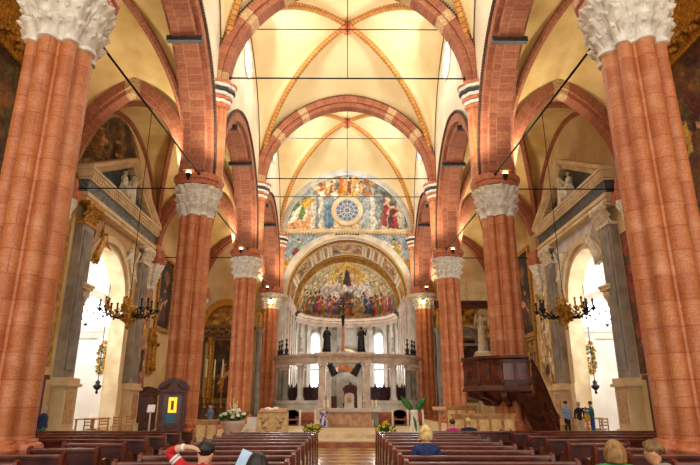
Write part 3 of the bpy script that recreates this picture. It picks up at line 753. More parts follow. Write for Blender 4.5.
# ================================================================== carved chapel portals on the aisle walls
def fluted(w, d): return [(-w/2, 0), (w/2, 0), (w/2, d), (-w/2, d)]
for s in (-1, 1):
    root = thing('chapel_portal', {-1: 'carved gabled stone portal with grey inscription band framing the bright left aisle chapel', 1: 'carved gabled stone portal with plain black frieze framing the bright right aisle chapel'}[s], 'portal', (s*13.5, 30.75, 0), group='chapel portals')
    def bx(mb, u0, u1, w0, w1, z0, z1, mi=0, bev=0): return mb.box(-s*w0, -s*w1, u0, u1, z0, z1, mi, bev)
    UC = .5   # pediment centre offset
    for q, u in ((0, -3.75), (1, 4.5)):
        wd = .62
        mb = MB(); bx(mb, u-wd-.12, u+wd+.12, .0, .75, 0, .45); bx(mb, u-wd-.02, u+wd+.02, 0, .65, .45, 2.35); bx(mb, u-wd-.16, u+wd+.16, 0, .8, 2.35, 2.5, bev=.03); bx(mb, u-wd-.06, u+wd+.06, 0, .7, 2.5, 2.75)
        pd = mb.build('pedestal', M_CREAM, root)
        mb = MB(); bx(mb, u-wd+.2, u+wd-.2, .64, .68, .7, 2.15); mb.build('panel', M_MARB if q else M_CREAMV, pd)
        mb = MB(); bx(mb, u-wd, u+wd, 0, .4, 2.75, 10.2); sh = mb.build('pilaster', mat('weathered_grey_stone', 'a89e8c', .7, scale=1.5, col2='857b6c', bump=.1), root)
        mb = MB(); bx(mb, u-wd+.16, u+wd-.16, .39, .46, 3.1, 9.9, bev=.02); mb.build('slate_inlay', M_GREYST, sh)
        mb = MB(); bx(mb, u-wd-.04, u+wd+.04, 0, .48, 10.2, 10.35); bx(mb, u-wd-.22, u+wd+.22, 0, .7, 11.15, 11.35, bev=.03)
        random.seed(q+3)
        for r in range(2):
            for i in range(6):
                uu = u-wd+.1+i*(2*wd-.2)/5; zz = 10.5+r*.3; mb.tube([(-s*.3, uu, zz-.15), (-s*.5, uu, zz+.1), (-s*.68, uu, zz+.28), (-s*.74, uu, zz+.2)], [.1, .11, .08, .04], 6)
        for uu in (u-wd-.05, u+wd+.05): mb.ball((-s*.6, uu, 11.02), .17, sub=2)
        mb.build('capital', M_STUCCO if s > 0 else M_GOLD if q == 0 else M_STUCCO, root, 'auto')
    # inner pier imposts carrying the archivolt
    for u in (-3.2, 2.75):
        mb = MB(); bx(mb, u-.28, u+.28, -.5, .3, 2.7, 6.3); bx(mb, u-.36, u+.36, -.5, .38, 0, 2.7)
        mb.build('jamb', M_CREAM, root)
        mb = MB()
        for i, (z0, z1, e) in enumerate(((6.3, 6.4, .05), (6.4, 6.95, .0), (6.95, 7.05, .14), (7.05, 7.2, .24), (7.2, 7.32, .3))): bx(mb, u-.28-e, u+.28+e, -.5, .3+e, z0, z1)
        for i in range(5): mb.tube([(-s*.28, u-.24+i*.12, 6.42), (-s*.42, u-.24+i*.12, 6.75), (-s*.5, u-.24+i*.12, 6.9)], [.07, .08, .04], 6)
        mb.build('impost', M_CREAM, root, 'auto')
    mb = MB(); a = arch_curve(2.72, 7.3, 9.95, 32); b = arch_curve(3.02, 7.3, 10.25, 32); c = arch_curve(3.35, 7.3, 10.62, 32)
    arch_ring(mb, 'y', -.22, a, b, -s*.12, s*.8); arch_ring(mb, 'y', -.22, b, c, -s*.3, s*.1); mb.build('archivolt', M_CREAM, root)
    mb = MB(); prof = arch_curve(3.3, 7.3, 10.58, 28); arch_wall(mb, 'y', -.22, -2.95, 4.15, prof, 11.3, -s*.02, -s*.14, 7.3); mb.build('spandrel_field', M_CREAMV if s < 0 else M_PALEST, root)
    for q, (u, rz) in enumerate(((-2.55, 0), (3.0, 0))):
        mb = MB(); figure(mb, 2.1, (0, 0, 0), 0, ('up', 'out') if q else ('out', 'up'), .23, seed=q+int(s)+5, tilt=0)
        mb.xform(Matrix.Translation((-s*.3, u, 8.75)) @ Matrix.Rotation(s*PI/2, 4, 'Z') @ Matrix.Rotation((.55 if q else -.55)*-s, 4, 'Y'))
        for i in range(5): mb.tube([(-s*.2, u+(.15 if q else -.15), 9.9), (-s*.32, u+(.4+.06*i)*(1 if q else -1)*.8, 10.3+.1*i), (-s*.26, u+(.75-.05*i)*(1 if q else -1)*.7, 10.2+.18*i)], [.06, .09, .02], 6)
        mb.build('winged_figure', M_STUCCO if (s > 0 or q) else M_GOLD, root, True)
    # entablature
    mb = MB(); bx(mb, -4.75, 5.5, 0, .55, 11.3, 11.5); bx(mb, -4.8, 5.55, 0, .62, 11.5, 11.72); mb.build('architrave', M_CREAM, root)
    mb = MB(); bx(mb, -4.7, 5.45, 0, .5, 11.72, 12.4); mb.build('frieze', M_DARKP if s > 0 else mat('inscribed_grey_panel', '79807e', .6, scale=7, col2='3f4648'), root)
    mb = MB(); bx(mb, -4.8, 5.6, 0, .62, 12.4, 12.5); bx(mb, -4.95, 5.6, 0, .72, 12.74, 12.86); bx(mb, -5.0, 5.7, 0, .8, 12.86, 13.02, bev=.03)
    n = 40
    for i in range(n): u = -4.85+i*10.5/(n-1); bx(mb, u-.075, u+.075, 0, .69, 12.5, 12.74)
    co = mb.build('cornice', M_CREAM, root)
    mb = MB(); mb.prism([(-4.5, 13.0), (5.2, 13.0), (.35, 15.5)], 'x', -s*.02, -s*.12); ty = mb.build('tympanum', M_TEAL if s < 0 else M_DARKP, root)
    mb = MB()
    for sg in (-1, 1):
        A, Bq = Vector((0, UC-.15, 15.75)), Vector((0, UC-.15+sg*5.3, 13.0))
        mb.sweep([tuple(A), tuple(Bq)], [(-.0, .0), (0, 0), (.0, 0)] if False else [(-.8, .12), (.8, .12), (.8, -.05), (.66, -.16), (.3, -.28), (-.3, -.28), (-.66, -.16), (-.8, -.05)], up=(0, 0, 1))
        d = (Bq-A)
        for i in range(24):
            p = A+d*((i+.7)/25); mb.box(-s*.0, -s*.56, p.y-.08, p.y+.08, p.z-.46, p.z-.2)
    bmesh.ops.bisect_plane(mb.bm, geom=mb.bm.verts[:]+mb.bm.edges[:]+mb.bm.faces[:], plane_co=(s*.05, 0, 0), plane_no=(s, 0, 0), clear_outer=True)
    mb.build('raking_cornice', M_CREAM, root)
    for q, u in ((0, -.35), (1, 1.0)):
        mb = MB(); figure(mb, 2.2, (0, 0, 0), 0, ('bless', 'fold') if q else ('fold', 'bless'), .22, seed=q+9, seated=(q == 0))
        mb.xform(Matrix.Translation((-s*.42, u, 13.05)) @ Matrix.Rotation(s*PI/2, 4, 'Z')); mb.build('carved_figure', M_STUCCO, root, True)

# ================================================================== frescoes, altarpieces and pictures on the aisle walls
def wall_canvas(name, label, cat, s, y0, y1, z0, z1, paint, nx=60, ny=110, frame=None, x=13.5, w=.05):
    root = thing(name, label, cat, (s*x, (y0+y1)/2, z0))
    cv = Canvas(nx, ny, '8a6a3a'); paint(cv); cv.speck(.04)
    hw = (y1-y0)/2
    cv.mesh('painted_surface', lambda u, v: (-s*w, -hw+u*2*hw, v*(z1-z0)), root)
    mb = MB(); mb.box(0, -s*(w-.01), -hw, hw, 0, z1-z0); mb.build('backing_panel', M_OAK, root)
    if frame:
        h = z1-z0; f = frame; mb = MB(); sec = [(-f/2, -.03), (f/2, -.03), (f/2, .06), (f/4, .14), (-f/4, .14), (-f/2, .06)]
        mb.box(-s*0, -s*(w+.12), -hw-f, -hw+.02, -f, h+f, bev=.03); mb.box(0, -s*(w+.12), hw-.02, hw+f, -f, h+f, bev=.03); mb.box(0, -s*(w+.14), -hw, hw, -f, .02, bev=.03); mb.box(0, -s*(w+.14), -hw, hw, h-.02, h+f, bev=.03)
        mb.build('gilded_frame', M_GOLD, root)
    return root
def p_grot(cols, base):
    def f(cv):
        cv.a[:] = np.array(S(base))
        random.seed(len(base)+int(cols[0], 16) % 97)
        cv.cloud(150, 0, 1, 0, 1, .05, cols, .75)
        for k in range(5):
            cv.person(random.uniform(.3, .7), .05+k*.18, .17, random.choice(cols), random.choice(cols))
        cv.rect(0, .07, 0, 1, 'b88a3a'); cv.rect(.93, 1, 0, 1, 'b88a3a')
    return f
GC = ['c9962e', '8a5a1e', 'd9b766', '5a3a1a', 'a33a22', '3f4a3a', 'e0c890']
wall_canvas('wall_fresco', 'gold and rust painted ornament strip left of the left chapel portal, beside the nearest pier', 'fresco', -1, 22.3, 25.95, 3.2, 12.6, p_grot(GC, 'b07a2c'))
def p_red(cv):
    cv.a[:] = np.array(S('6a4630')); cv.poly([(.15, .2), (.9, .2), (.8, 1), (.2, 1)], '9a3024'); cv.cloud(40, .1, .9, .5, 1, .06, ['b0392a', '7a231c', 'c05a3a'], .6)
    cv.person(.4, .02, .3, 'c0a080', '7a5a44'); cv.person(.7, .05, .26, '8a3a2a', 'd0b090'); cv.person(.5, .36, .2, 'd9b08a', 'a03a2a')
wall_canvas('wall_fresco', 'dark red painted drapery with pale figures beside the right chapel portal and nearest right pier', 'fresco', 1, 22.6, 26.2, 2.9, 9.6, p_red)
def p_cream(cv):
    cv.a[:] = np.array(S('d8bf8c')); cv.rect(.3, .7, .1, .95, 'b89a66'); cv.cloud(70, .1, .9, .05, 1, .05, ['efe2c0', 'a8864e', 'c9a868', '8a6a3c'], .8)
    cv.person(.5, .35, .3, 'e8d8b4', 'b8935a'); cv.ell(.5, .2, .16, .06, '4a3424'); cv.person(.3, .66, .2, 'e0cda0', 'a07c48'); cv.person(.7, .68, .2, 'e0cda0', 'a07c48')
wall_canvas('wall_fresco', 'cream and gold painted niche with figures beyond the right chapel portal, above the stairs', 'fresco', 1, 37.0, 39.4, 2.4, 9.0, p_cream)
def p_left2(cv):
    cv.a[:] = np.array(S('b98a66')); cv.rect(.1, .9, 0, .95, 'a9705a'); cv.cloud(40, .1, .9, .1, .9, .06, ['c9a070', '8a5040', 'd0b080'], .7); cv.ell(.5, .55, .22, .07, 'c99a3a'); cv.rect(.32, .68, .14, .36, '3a2a22')
wall_canvas('wall_fresco', 'rose brown painted pilaster with gold medallion beyond the left chapel portal', 'fresco', -1, 36.5, 38.2, 2.6, 9.0, p_left2, 40, 90)
t = thing('wall_fresco', 'dark brown weathered fresco on the wall above the left chapel pediment', 'fresco', (-13.5, 30.6, 13.1))
cv = Canvas(80, 60, '6f4f30'); random.seed(17); cv.cloud(90, 0, 1, 0, 1, .1, ['4a3524', '8a643a', '35281e', 'a07c4a', '5a4a3a', 'b08c58'], .7)
for x in (.2, .4, .55, .75): cv.person(x, random.uniform(.15, .4), .4, random.choice(['7a4a2a', '4a3a30', '9a7a4a']), random.choice(['3a2a22', '8a5a34']))
cv.speck(.05)
cv.mesh('painted_surface', lambda u, v: (.05, -4.9+9.8*u, 4.9*v), t, lambda u, v: v*4.9 < 4.8*(1-abs(2*u-1)**2.2))
mb = MB(); mb.prism([(-4.9+9.8*k/24, 4.8*(1-abs(2*k/24-1)**2.2)) for k in range(25)], 'x', 0, .04); mb.build('plaster_ground', M_AWALL, t)
# great gilded altarpieces of the second bay
def p_altar(seed, dark):
    def f(cv):
        random.seed(seed); cv.a[:] = np.array(S(dark)); cv.cloud(120, .05, .95, .1, .95, .07, ['6a4420', '8a5a28', '3a2a1c', 'a8762c', '5a2018', '46501f'], .7)
        for k in range(16): cv.person(random.uniform(.1, .9), random.uniform(.05, .75), .17, random.choice(['a03a22', 'c98a3a', '5a4a2a', '7a2a1a', 'b89a5a']), random.choice(['3a3a2a', '8a4a22', 'c9a040']))
    return f
for s in (-1, 1):
    r = wall_canvas('altarpiece', {-1: 'large gilded altarpiece seen past the nearest left pier', 1: 'large dark gilded altarpiece at the upper edge behind the nearest right pier'}[s], 'altarpiece', s, 13.6, 21.4, 5.0, 14.8, p_altar(3+s, '4a3218'), 90, 110, .55, w=.2)
    mb = MB(); mb.prism([(-4.6, 10.4), (4.6, 10.4), (0, 13.0)], 'x', -s*.05, -s*.5); mb.build('gable', M_GOLD, r)
    random.seed(6)
    for u in (-4.75, 4.75):
        mb = MB(); mb.lathe([(.36, -1.2), (.36, -.6), (.28, -.5), (.26, 8), (.22, 8.8), (.4, 9.6), (.42, 9.9)], 16, (-s*.4, u, .3)); 
        for i in range(60):
            t = i/60; a = t*2*PI*5; mb.ball((-s*.4+.28*math.cos(a), u+.28*math.sin(a), .1+t*8.6), .09, sub=1)
        mb.build('twisted_column', M_GOLD, r, True)
    mb = MB()
    for i in range(26): mb.ball((-s*.45, -4.3+i*8.6/25, 10.35-.2*(i % 2)), .2, sub=1)
    mb.build('carved_cresting', M_GOLD, r, True)
for s in (-1, 1):
    t = thing('wood_wainscot', f'dark carved wooden wainscot along the {SIDE[s]} aisle wall under the gilded altarpiece', 'wainscot', (s*13.5, 18.9, 0))
    mb = MB(); mb.box(0, -s*.35, -6.3, 6.3, 0, 2.6); mb.box(0, -s*.5, -6.35, 6.35, 2.6, 2.8, bev=.03); mb.box(0, -s*.45, -6.35, 6.35, 0, .3); mb.build('body', M_WOOD, t)
    for k in range(9):
        mb = MB(); mb.box(-s*.34, -s*.4, -6.0+k*1.35, -4.9+k*1.35, .5, 2.35, bev=.02); mb.build('panel', M_WOODP, t)

# pictures in the fourth bay
def p_dark(cv):
    cv.a[:] = np.array(S('33261c')); cv.person(.5, .1, .5, '7a2a20', '2f3a4a'); cv.person(.25, .08, .38, '5a4a2a', '8a6a3a'); cv.ell(.6, .75, .2, .1, '8a6a3a', .2, .6)
wall_canvas('framed_picture', 'tall dark picture in a gilt frame on the left aisle wall past the corbel', 'picture', -1, 39.2, 42.0, 6.8, 11.8, p_dark, 40, 70, .25)
wall_canvas('framed_picture', 'tall dark picture in a gilt frame on the right aisle wall behind the pulpit pier', 'picture', 1, 40.0, 43.2, 6.5, 12.5, p_dark, 40, 70, .3)
def p_goldp(cv):
    cv.a[:] = np.array(S('a8802c')); cv.cloud(60, 0, 1, 0, 1, .07, ['d9b040', '7a5a1a', 'c99a2a', '4a3a1a'], .8); cv.person(.5, .15, .5, 'd9b040', '6a4a1a')
wall_canvas('gilded_painting', 'gold figured panel low on the right aisle wall above the pulpit stairs', 'panel', 1, 40.0, 42.4, 2.6, 6.0, p_goldp, 40, 60, .15)
# gold relief on the left wall pier
t = thing('gilded_relief', 'gold carved relief of a standing figure left of the second left pier', 'relief', (-13.4, 38.8, 3.6))
mb = MB(); figure(mb, 2.6, (.16, 0, .1), -PI/2, ('fold', 'bless'), .2, seed=33); mb.build('figure', M_GOLD, t, True)
mb = MB(); mb.box(-.08, .1, -.55, .55, -.1, 2.95, bev=.04); mb.build('backboard', M_GOLD, t)

# small lattice window high in the right aisle
wn += 1
w = thing('window', '', '', (13.46, 36.2, 16.6)); w.name = f'window_{wn}'
pass
w['kind'] = 'structure'
mb = MB(); mb.box(-.03, .06, -.4, .4, -.75, .75); mb.build('pane', M_DARKP, w)
mb = MB()
for i in range(-2, 3): mb.box(-.07, -.02, i*.16-.025, i*.16+.025, -.75, .75)
for i in range(-4, 5): mb.box(-.07, -.02, -.4, .4, i*.17-.02, i*.17+.02)
mb.build('lattice', M_PALEST, w)

# ================================================================== chancel wall, choir vault and apse
EY = 51.5
mb = MB(); arch_wall(mb, 'x', 0, -7.5, 7.5, arch_curve(5.75, 11.2, 16.95, 40), 26.2, EY, EY+.8, 0); struct(mb.build('wall_east', M_PALEST))
# lunette painting
cv = Canvas(260, 230, '9aa3a0')     # covers x -6.4..6.4, z 11..24
def U(x): return (x+6.45)/12.9
def V(z): return (z-11)/13.
random.seed(21)
cv.rect(0, 1, V(17.55), 1, '8fa0a0')
cv.rect(U(-6), U(6), V(17.5), V(18.6), 'cbb893')                       # floor of the painted scene
cv.poly([(U(-6.3), V(17.6)), (U(-2.2), V(17.6)), (U(-2.6), V(19)), (U(-4.8), V(20))], 'd9a06a')
cv.rect(U(-3.6), U(-2.4), V(17.7), V(21.3), 'c9c4b4'); cv.rect(U(-3.1), U(-2.8), V(17.7), V(21.3), '7f8684')
cv.rect(U(-2.2), U(-1.3), V(17.8), V(20.3), '5f7f96'); cv.rect(U(1.3), U(2.2), V(17.8), V(20.8), 'a6b0ae')
cv.rect(U(2.3), U(2.75), V(17.6), V(23), 'd2cec2'); cv.rect(U(2.85), U(3.2), V(17.6), V(22.7), '8e9694'); cv.rect(U(3.2), U(6), V(20.6), V(21.2), '6d706c')
cv.rect(U(3.2), U(6), V(18.0), V(20.6), '6a6a62'); cv.rect(U(4.9), U(5.6), V(17.8), V(20.4), 'b9b6a6')
cv.poly([(U(-5.9), V(18.0)), (U(-3.6), V(19.9)), (U(-3.3), V(20.7)), (U(-5.0), V(20.3))], 'efe8d2')
cv.person(U(-4.3), V(18.6), 2.4/13, 'e8dcc0', '6f8a3a', .2); cv.ell(U(-3.9), V(20.5), .055, .03, 'c9a02e', .5); cv.ell(U(-5.1), V(19.9), .05, .02, '5a7a4a', .7)
cv.person(U(3.9), V(18.0), 2.9/13, 'c9b8b0', '8a3030'); cv.person(U(4.5), V(17.8), 2.6/13, '9a2f2a', '5a2a30'); cv.ell(U(4), V(20.6), .02, .025, 'd9b090')
cv.cloud(90, U(-3.2), U(2.4), V(21.3), V(23.4), .035, ['e9dcc0', '8a8f84', 'c98a3a', 'd9b45a', '6f6a5a', 'b0683a', 'efe6d0'], .85)
cv.person(U(-.5), V(21.4), 2.1/13, 'd9a03a', 'c0682a'); cv.person(U(.35), V(21.5), 1.7/13, 'e0b860', '8a4a2a'); cv.person(U(-1.5), V(21.4), 1.3/13, 'd0a070', '6a5a4a'); cv.person(U(1.4), V(21.5), 1.3/13, '4a5a5a', 'c9a070')
cv.cloud(40, U(2.8), U(5), V(20.9), V(22.6), .025, ['4a4f4a', '7f857a', '9aa090', '5a4a3a'], .8)
# spandrels below
cv.rect(0, 1, 0, V(17.15), '8f9aa0'); cv.rect(0, 1, V(17.15), V(17.55), 'b39a6a')
cv.cloud(120, 0, 1, V(11), V(17), .03, ['7d8a94', 'a9b0b0', '8f949a', '9fa6a4'], .5)
for sg in (-1, 1):
    x = sg*4.75
    cv.person(U(x), V(14.6), 2.2/13, 'b9a04a' if sg > 0 else '7f9a7a', '6f7a3a' if sg > 0 else '5a7a6a', -sg*.3)
    cv.ell(U(x+sg*.5), V(14.3), .075, .05, 'c9a24a' if sg > 0 else '9aa08a', sg*-.5); cv.ell(U(x-sg*.7), V(15.8), .08, .035, 'e6dcc0' if sg > 0 else '9aa68e', sg*-.4)
    cv.ell(U(x+sg*1.1), V(13.6), .045, .09, '8a6a34' if sg > 0 else 'c08a3a', sg*.3); cv.ell(U(x), V(15.1), .035, .06, '7a2f1a' if sg < 0 else '9a9a3a', .4)
cv.poly([(U(-1.8), V(16.75)), (U(1.8), V(16.75)), (U(1.6), V(17.5)), (U(-1.6), V(17.5))], '3f5f62')
cv.rect(U(-1.3), U(1.3), V(16.9), V(17.35), 'a9b6b0')
cv.speck(.045)
gT = gpt(23.7-ZN, 6.4)
def keep(u, v):
    x = u*12.9-6.45; z = 11+v*13
    top = ZN+(23.7-ZN)*gT(min(1, abs(x)/6.42)) if abs(x) < 6.42 else 0
    if z > max(top, ZN): return False
    if math.hypot(x, (z-11.2)*1.0) < 6.35: return False
    return True
t = thing('lunette_fresco', 'painted lunette with robed figures and columns on the wall above the apse arch', 'fresco', (0, EY-.03, 0))
cv.mesh('painted_surface', lambda u, v: (u*12.9-6.45, 0, 11+v*13), t, keep)
mb = MB(); cur = arch_curve(6.0, ZN+.2, 23.35, 40, 11.4); arch_ring(mb, 'x', 0, cur, [(a*1.06, z+.28) for a, z in cur], -.1, .02); mb.build('painted_border', M_PALEST, t)
mb = MB(); mb.box(-6.2, 6.2, -.16, .02, 17.35, 17.5); mb.box(-6.2, 6.2, -.22, .02, 17.5, 17.62)
for i in range(46): mb.box(-6.1+i*.27, -6.1+i*.27+.12, -.14, .02, 17.2, 17.35)
mb.build('dentil_ledge', M_CREAM, t)
mb = MB(); mb.box(-1.15, 1.15, -.1, .02, 16.98, 17.3, bev=.02); mb.build('tablet', M_TEAL, t)
# apse arch moulding
t = thing('apse_arch', 'grey stone round arch framing the painted apse', 'arch', (0, EY, 11.2))
mb = MB(); z = lambda c: [(a, q-11.2) for a, q in c]
arch_ring(mb, 'x', 0, z(arch_curve(5.7, 11.2, 16.9, 48)), z(arch_curve(5.95, 11.2, 17.15, 48)), -.16, .1); mb.build('inner_moulding', M_CREAM, t)
mb = MB(); arch_ring(mb, 'x', 0, z(arch_curve(5.95, 11.2, 17.15, 48)), z(arch_curve(6.28, 11.2, 17.48, 48)), -.1, .05); mb.build('outer_moulding', M_PALEST, t)
for sg in (-1, 1):
    mb = MB(); mb.box(sg*5.7, sg*6.35, -.12, .1, -11.2, -.5); mb.build('jamb', M_PALEST, t)
    mb = MB()
    for i, (a, b, e) in enumerate(((-.5, -.38, .05), (-.38, -.2, .12), (-.2, 0, .2))): mb.box(sg*(5.7-e), sg*6.38, -.12-e, .1, a, b)
    mb.build('impost', M_CREAM, t)
# rose window
wn += 1
w = thing('window', '', '', (0, EY-.05, 19.6)); w.name = f'window_{wn}'
pass
w['kind'] = 'structure'
def ringxz(r, n=48): return [(r*math.cos(2*PI*k/n), 0, r*math.sin(2*PI*k/n)) for k in range(n)]
mb = MB(); mb.lathe([(1.2, -.01), (1.2, .01)], 48); mb.xform(Matrix.Translation((0, -.03, 0)) @ Matrix.Rotation(PI/2, 4, 'X')); mb.build('pane', mat('rose_glass', '5f7390', .3, scale=4, col2='36445f', emit='7f9cc0', estr=.25), w)
mb = MB(); mb.sweep(ringxz(1.3), [(-.17, -.13), (.17, -.13), (.12, .13), (-.12, .13)], up=(0, 1, 0), closed=True); mb.sweep(ringxz(1.5), [(-.05, -.1), (.05, -.1), (.05, .1), (-.05, .1)], up=(0, 1, 0), closed=True); mb.build('frame', M_CREAM, w, 'auto')
mb = MB()
for k in range(12):
    a = 2*PI*k/12; mb.tube([(.28*math.cos(a), -.1, .28*math.sin(a)), (.9*math.cos(a), -.1, .9*math.sin(a))], .045, 6)
    a2 = a+PI/12; cx, cz = .9*math.cos(a2), .9*math.sin(a2); mb.sweep([(cx+.23*math.cos(2*PI*j/14), -.1, cz+.23*math.sin(2*PI*j/14)) for j in range(14)], [(-.035, -.04), (.035, -.04), (.035, .04), (-.035, .04)], up=(0, 1, 0), closed=True)
mb.sweep([(.28*math.cos(2*PI*j/20), -.1, .28*math.sin(2*PI*j/20)) for j in range(20)], [(-.05, -.05), (.05, -.05), (.05, .05), (-.05, .05)], up=(0, 1, 0), closed=True); mb.build('tracery', M_PALEST, w, 'auto')

# choir barrel with painted coffers
BY0, BY1, BR = EY+.8, 59., 5.72
mb = MB(); n = 60
mb.grid([[(BR*math.cos(PI*k/n), y, 11.2+BR*math.sin(PI*k/n)) for k in range(n+1)] for y in (BY0-.05, (BY0+BY1)/2, BY1)])
o = struct(mb.build('ceiling_choir', mat('gilded_cream_vault', 'e0c184', .7, scale=3, col2='b8934e'), None, True, False))
def panel(a0, a1, y0, y1, kind, idx):
    """angles measured from the crown"""
    def P(a, y, d): a = math.radians(a); return ((BR-d)*math.sin(a), y, 11.2+(BR-d)*math.cos(a))
    p = Canvas(40, 26, 'd2b070'); random.seed(idx)
    if kind == 'scene': p.rect(0, 1, 0, 1, 'c08a4a'); p.ell(.5, .5, .42, .4, 'c9a878', 0, .1); p.cloud(30, .1, .9, .2, .8, .12, ['8a5a34', 'd9b890', '6a4a30', 'b06a3a', 'e0cda0', '5a6a5a'], .8)
    else: p.rect(.12, .88, .08, .92, 'a9763c'); p.cloud(16, .2, .8, .1, .9, .1, ['d9b45a', '7a4a22', 'c98a3a'], .8)
    p.speck(.04)
    p.mesh('coffer_painting', lambda u, v: P(a0+(a1-a0)*u, y0+(y1-y0)*v, .04), o)
    mb = MB()
    path = [P(a0+(a1-a0)*k/10, y0, .05) for k in range(11)]+[P(a1, y0+(y1-y0)*k/4, .05) for k in range(1, 5)]+[P(a1+(a0-a1)*k/10, y1, .05) for k in range(1, 11)]+[P(a0, y1+(y0-y1)*k/4, .05) for k in range(1, 4)]
    mb.tube(path+path[:1], .13, 6); mb.build('coffer_frame', M_STUCCO, o, True)
i = 0
for a0, a1, kd in ((-17, 17, 'scene'), (-25.5, -20, 'orn'), (20, 25.5, 'orn'), (-35, -28.5, 'orn'), (28.5, 35, 'orn'), (-63, -40, 'scene'), (40, 63, 'scene'), (-86, -68, 'orn'), (68, 86, 'orn')):
    panel(a0, a1, 53.2, 57.6, kd, i); i += 1
for y in (52.6, 58.3):
    mb = MB(); mb.tube([(5.66*math.cos(PI*k/48), y, 11.2+5.66*math.sin(PI*k/48)) for k in range(49)], .16, 6); mb.build('gilded_rib', M_GOLD, o, True)
for sg in (-1, 1):
    mb = MB(); mb.box(sg*5.72, sg*6.5, BY0, BY1+.2, 0, 11.2); mb.box(sg*5.45, sg*6.5, BY1-.3, BY1+.3, 0, 11.2)
    struct(mb.build('wall_choir_'+SIDE[sg], M_PALEST))
    mb = MB(); mb.box(sg*5.35, sg*5.75, BY0, BY1, 10.75, 11.2); mb.box(sg*5.5, sg*5.75, BY0, BY1, 10.3, 10.75)
    for y in (52.9, 55.2, 57.5): mb.box(sg*5.55, sg*5.75, y, y+.7, .4, 10.3)
    struct(mb.build('trim_choir_'+SIDE[sg], M_PINKST))
# apse: half-cylinder wall and half dome
AC, ARr, AZ = 59.0, 5.55, 10.9
def apt(az, z, r=ARr): a = math.radians(az); return (r*math.sin(a), AC+r*math.cos(a), z)
mb = MB(); mb.grid([[apt(-90+180*k/60, z) for k in range(61)] for z in (.0, 4, 8, AZ+.1)]); struct(mb.build('wall_apse', mat('apse_grey_stone', 'b9b4aa', .7, scale=1.2, col2='98938a'), None, True, False))
mb = MB(); arch_ring(mb, 'x', 0, arch_curve(5.3, 10.9, 16.2, 48), arch_curve(5.75, 10.9, 16.93, 48), 58.6, 59.1); struct(mb.build('trim_apse_arch', mat('gilded_arch_trim', 'd9b266', .5, scale=4, col2='a8762e')))
cv = Canvas(280, 120, 'd8c49a'); random.seed(8)
cv.rect(0, 1, .0, 1, 'd9c493')
for k in range(26):   # painted receding architecture at the sides
    for sgn in (0, 1):
        x = .03+k*.017; x = x if sgn == 0 else 1-x
        if k < 17: cv.rect(x, x+.006, .3, .8, ['c9ad74', 'f0e2bc', '8d7a54'][k % 3], .8)
for r in range(7):
    z = .32+r*.075; cv.rect(.0, .3, z, z+.018, '9c8558', .8); cv.rect(.7, 1, z, z+.018, '9c8558', .8)
    for k in range(9):
        for b in (.03, .72): cv.rect(b+k*.029, b+k*.029+.014, z+.025, z+.06, random.choice(['6f6248', 'b79a66', 'efe6cc', '857450']), .8)
cv.ell(.5, .66, .2, .26, 'e0b440', 0, .4); cv.ell(.5, .9, .26, .2, 'c99a34', 0, .5, .8)
cv.cloud(60, .34, .66, .45, .9, .06, ['f0cf6a', 'c98f2a', 'e8b850', 'a8762a', 'd9a05a'], .7)
cv.cloud(70, .3, .7, .3, .46, .07, ['efe6d8', 'cbb9b0', 'e0cdc0', 'b7a396', 'f4ecd8'], .8)
cv.person(.5, .46, .34, '8a2a2a', '2a2c3c'); cv.ell(.5, .6, .035, .1, '3a2a30', .2)
for x in (.38, .43, .57, .62): cv.person(x, .5, .2, random.choice(['c9823a', 'd9a860', '8f7a4a']), random.choice(['a8562a', 'e0c080', '6f7a5a']))
cv.rect(0, 1, 0, .07, 'c0ab80'); cv.rect(.0, 1, .07, .095, 'efe3c2')
cl = ['8a2f24', 'c06a2a', '4f6a3a', '3a4f6a', 'd9a03a', 'b0492f', '7a6a9a', 'c9b090', 'a03a3a', '6f8a5a', 'd2703a']
for k in range(34):
    x = .04+k*.0275+random.uniform(-.006, .006)
    cv.person(x, .03+random.uniform(0, .05), random.uniform(.2, .3), random.choice(cl), random.choice(cl), random.uniform(-.4, .4))
cv.ell(.5, .3, .05, .07, '6a4a2e', 0, .5); cv.speck(.05)
t = thing('apse_fresco', 'half dome fresco with golden cloud of figures over a row of colourful robed people', 'fresco', (0, AC, AZ))
def dome(u, v):
    az = math.radians(-90+180*u); el = PI/2*v; r = ARr-.02
    return (r*math.sin(az)*math.cos(el), r*math.cos(az)*math.cos(el), r*math.sin(el))
cv.mesh('painted_surface', dome, t)
for p in t.children[0].data.polygons: p.use_smooth = True
mb = MB(); mb.grid([[(r*math.sin(math.radians(-92+184*k/60)), r*math.cos(math.radians(-92+184*k/60)), z) for k in range(61)] for r, z in ((5.55, -1.0), (5.4, -.95), (5.4, -.6), (5.25, -.55), (5.25, -.3), (4.95, -.22), (4.9, -.05), (5.5, 0))])
mb.build('cornice', M_PINKST, t, 'auto')
mb = MB()
for k in range(46):
    a = math.radians(-88+176*k/45); mb.ball((5.2*math.sin(a), 5.2*math.cos(a), -.42), .1, sub=1)
mb.build('egg_moulding', M_CREAM, t, True)
t = thing('apse_pilasters', '', '', (0, 0, 0))
pass
t.name = 'trim_apse'; t['kind'] = 'structure'
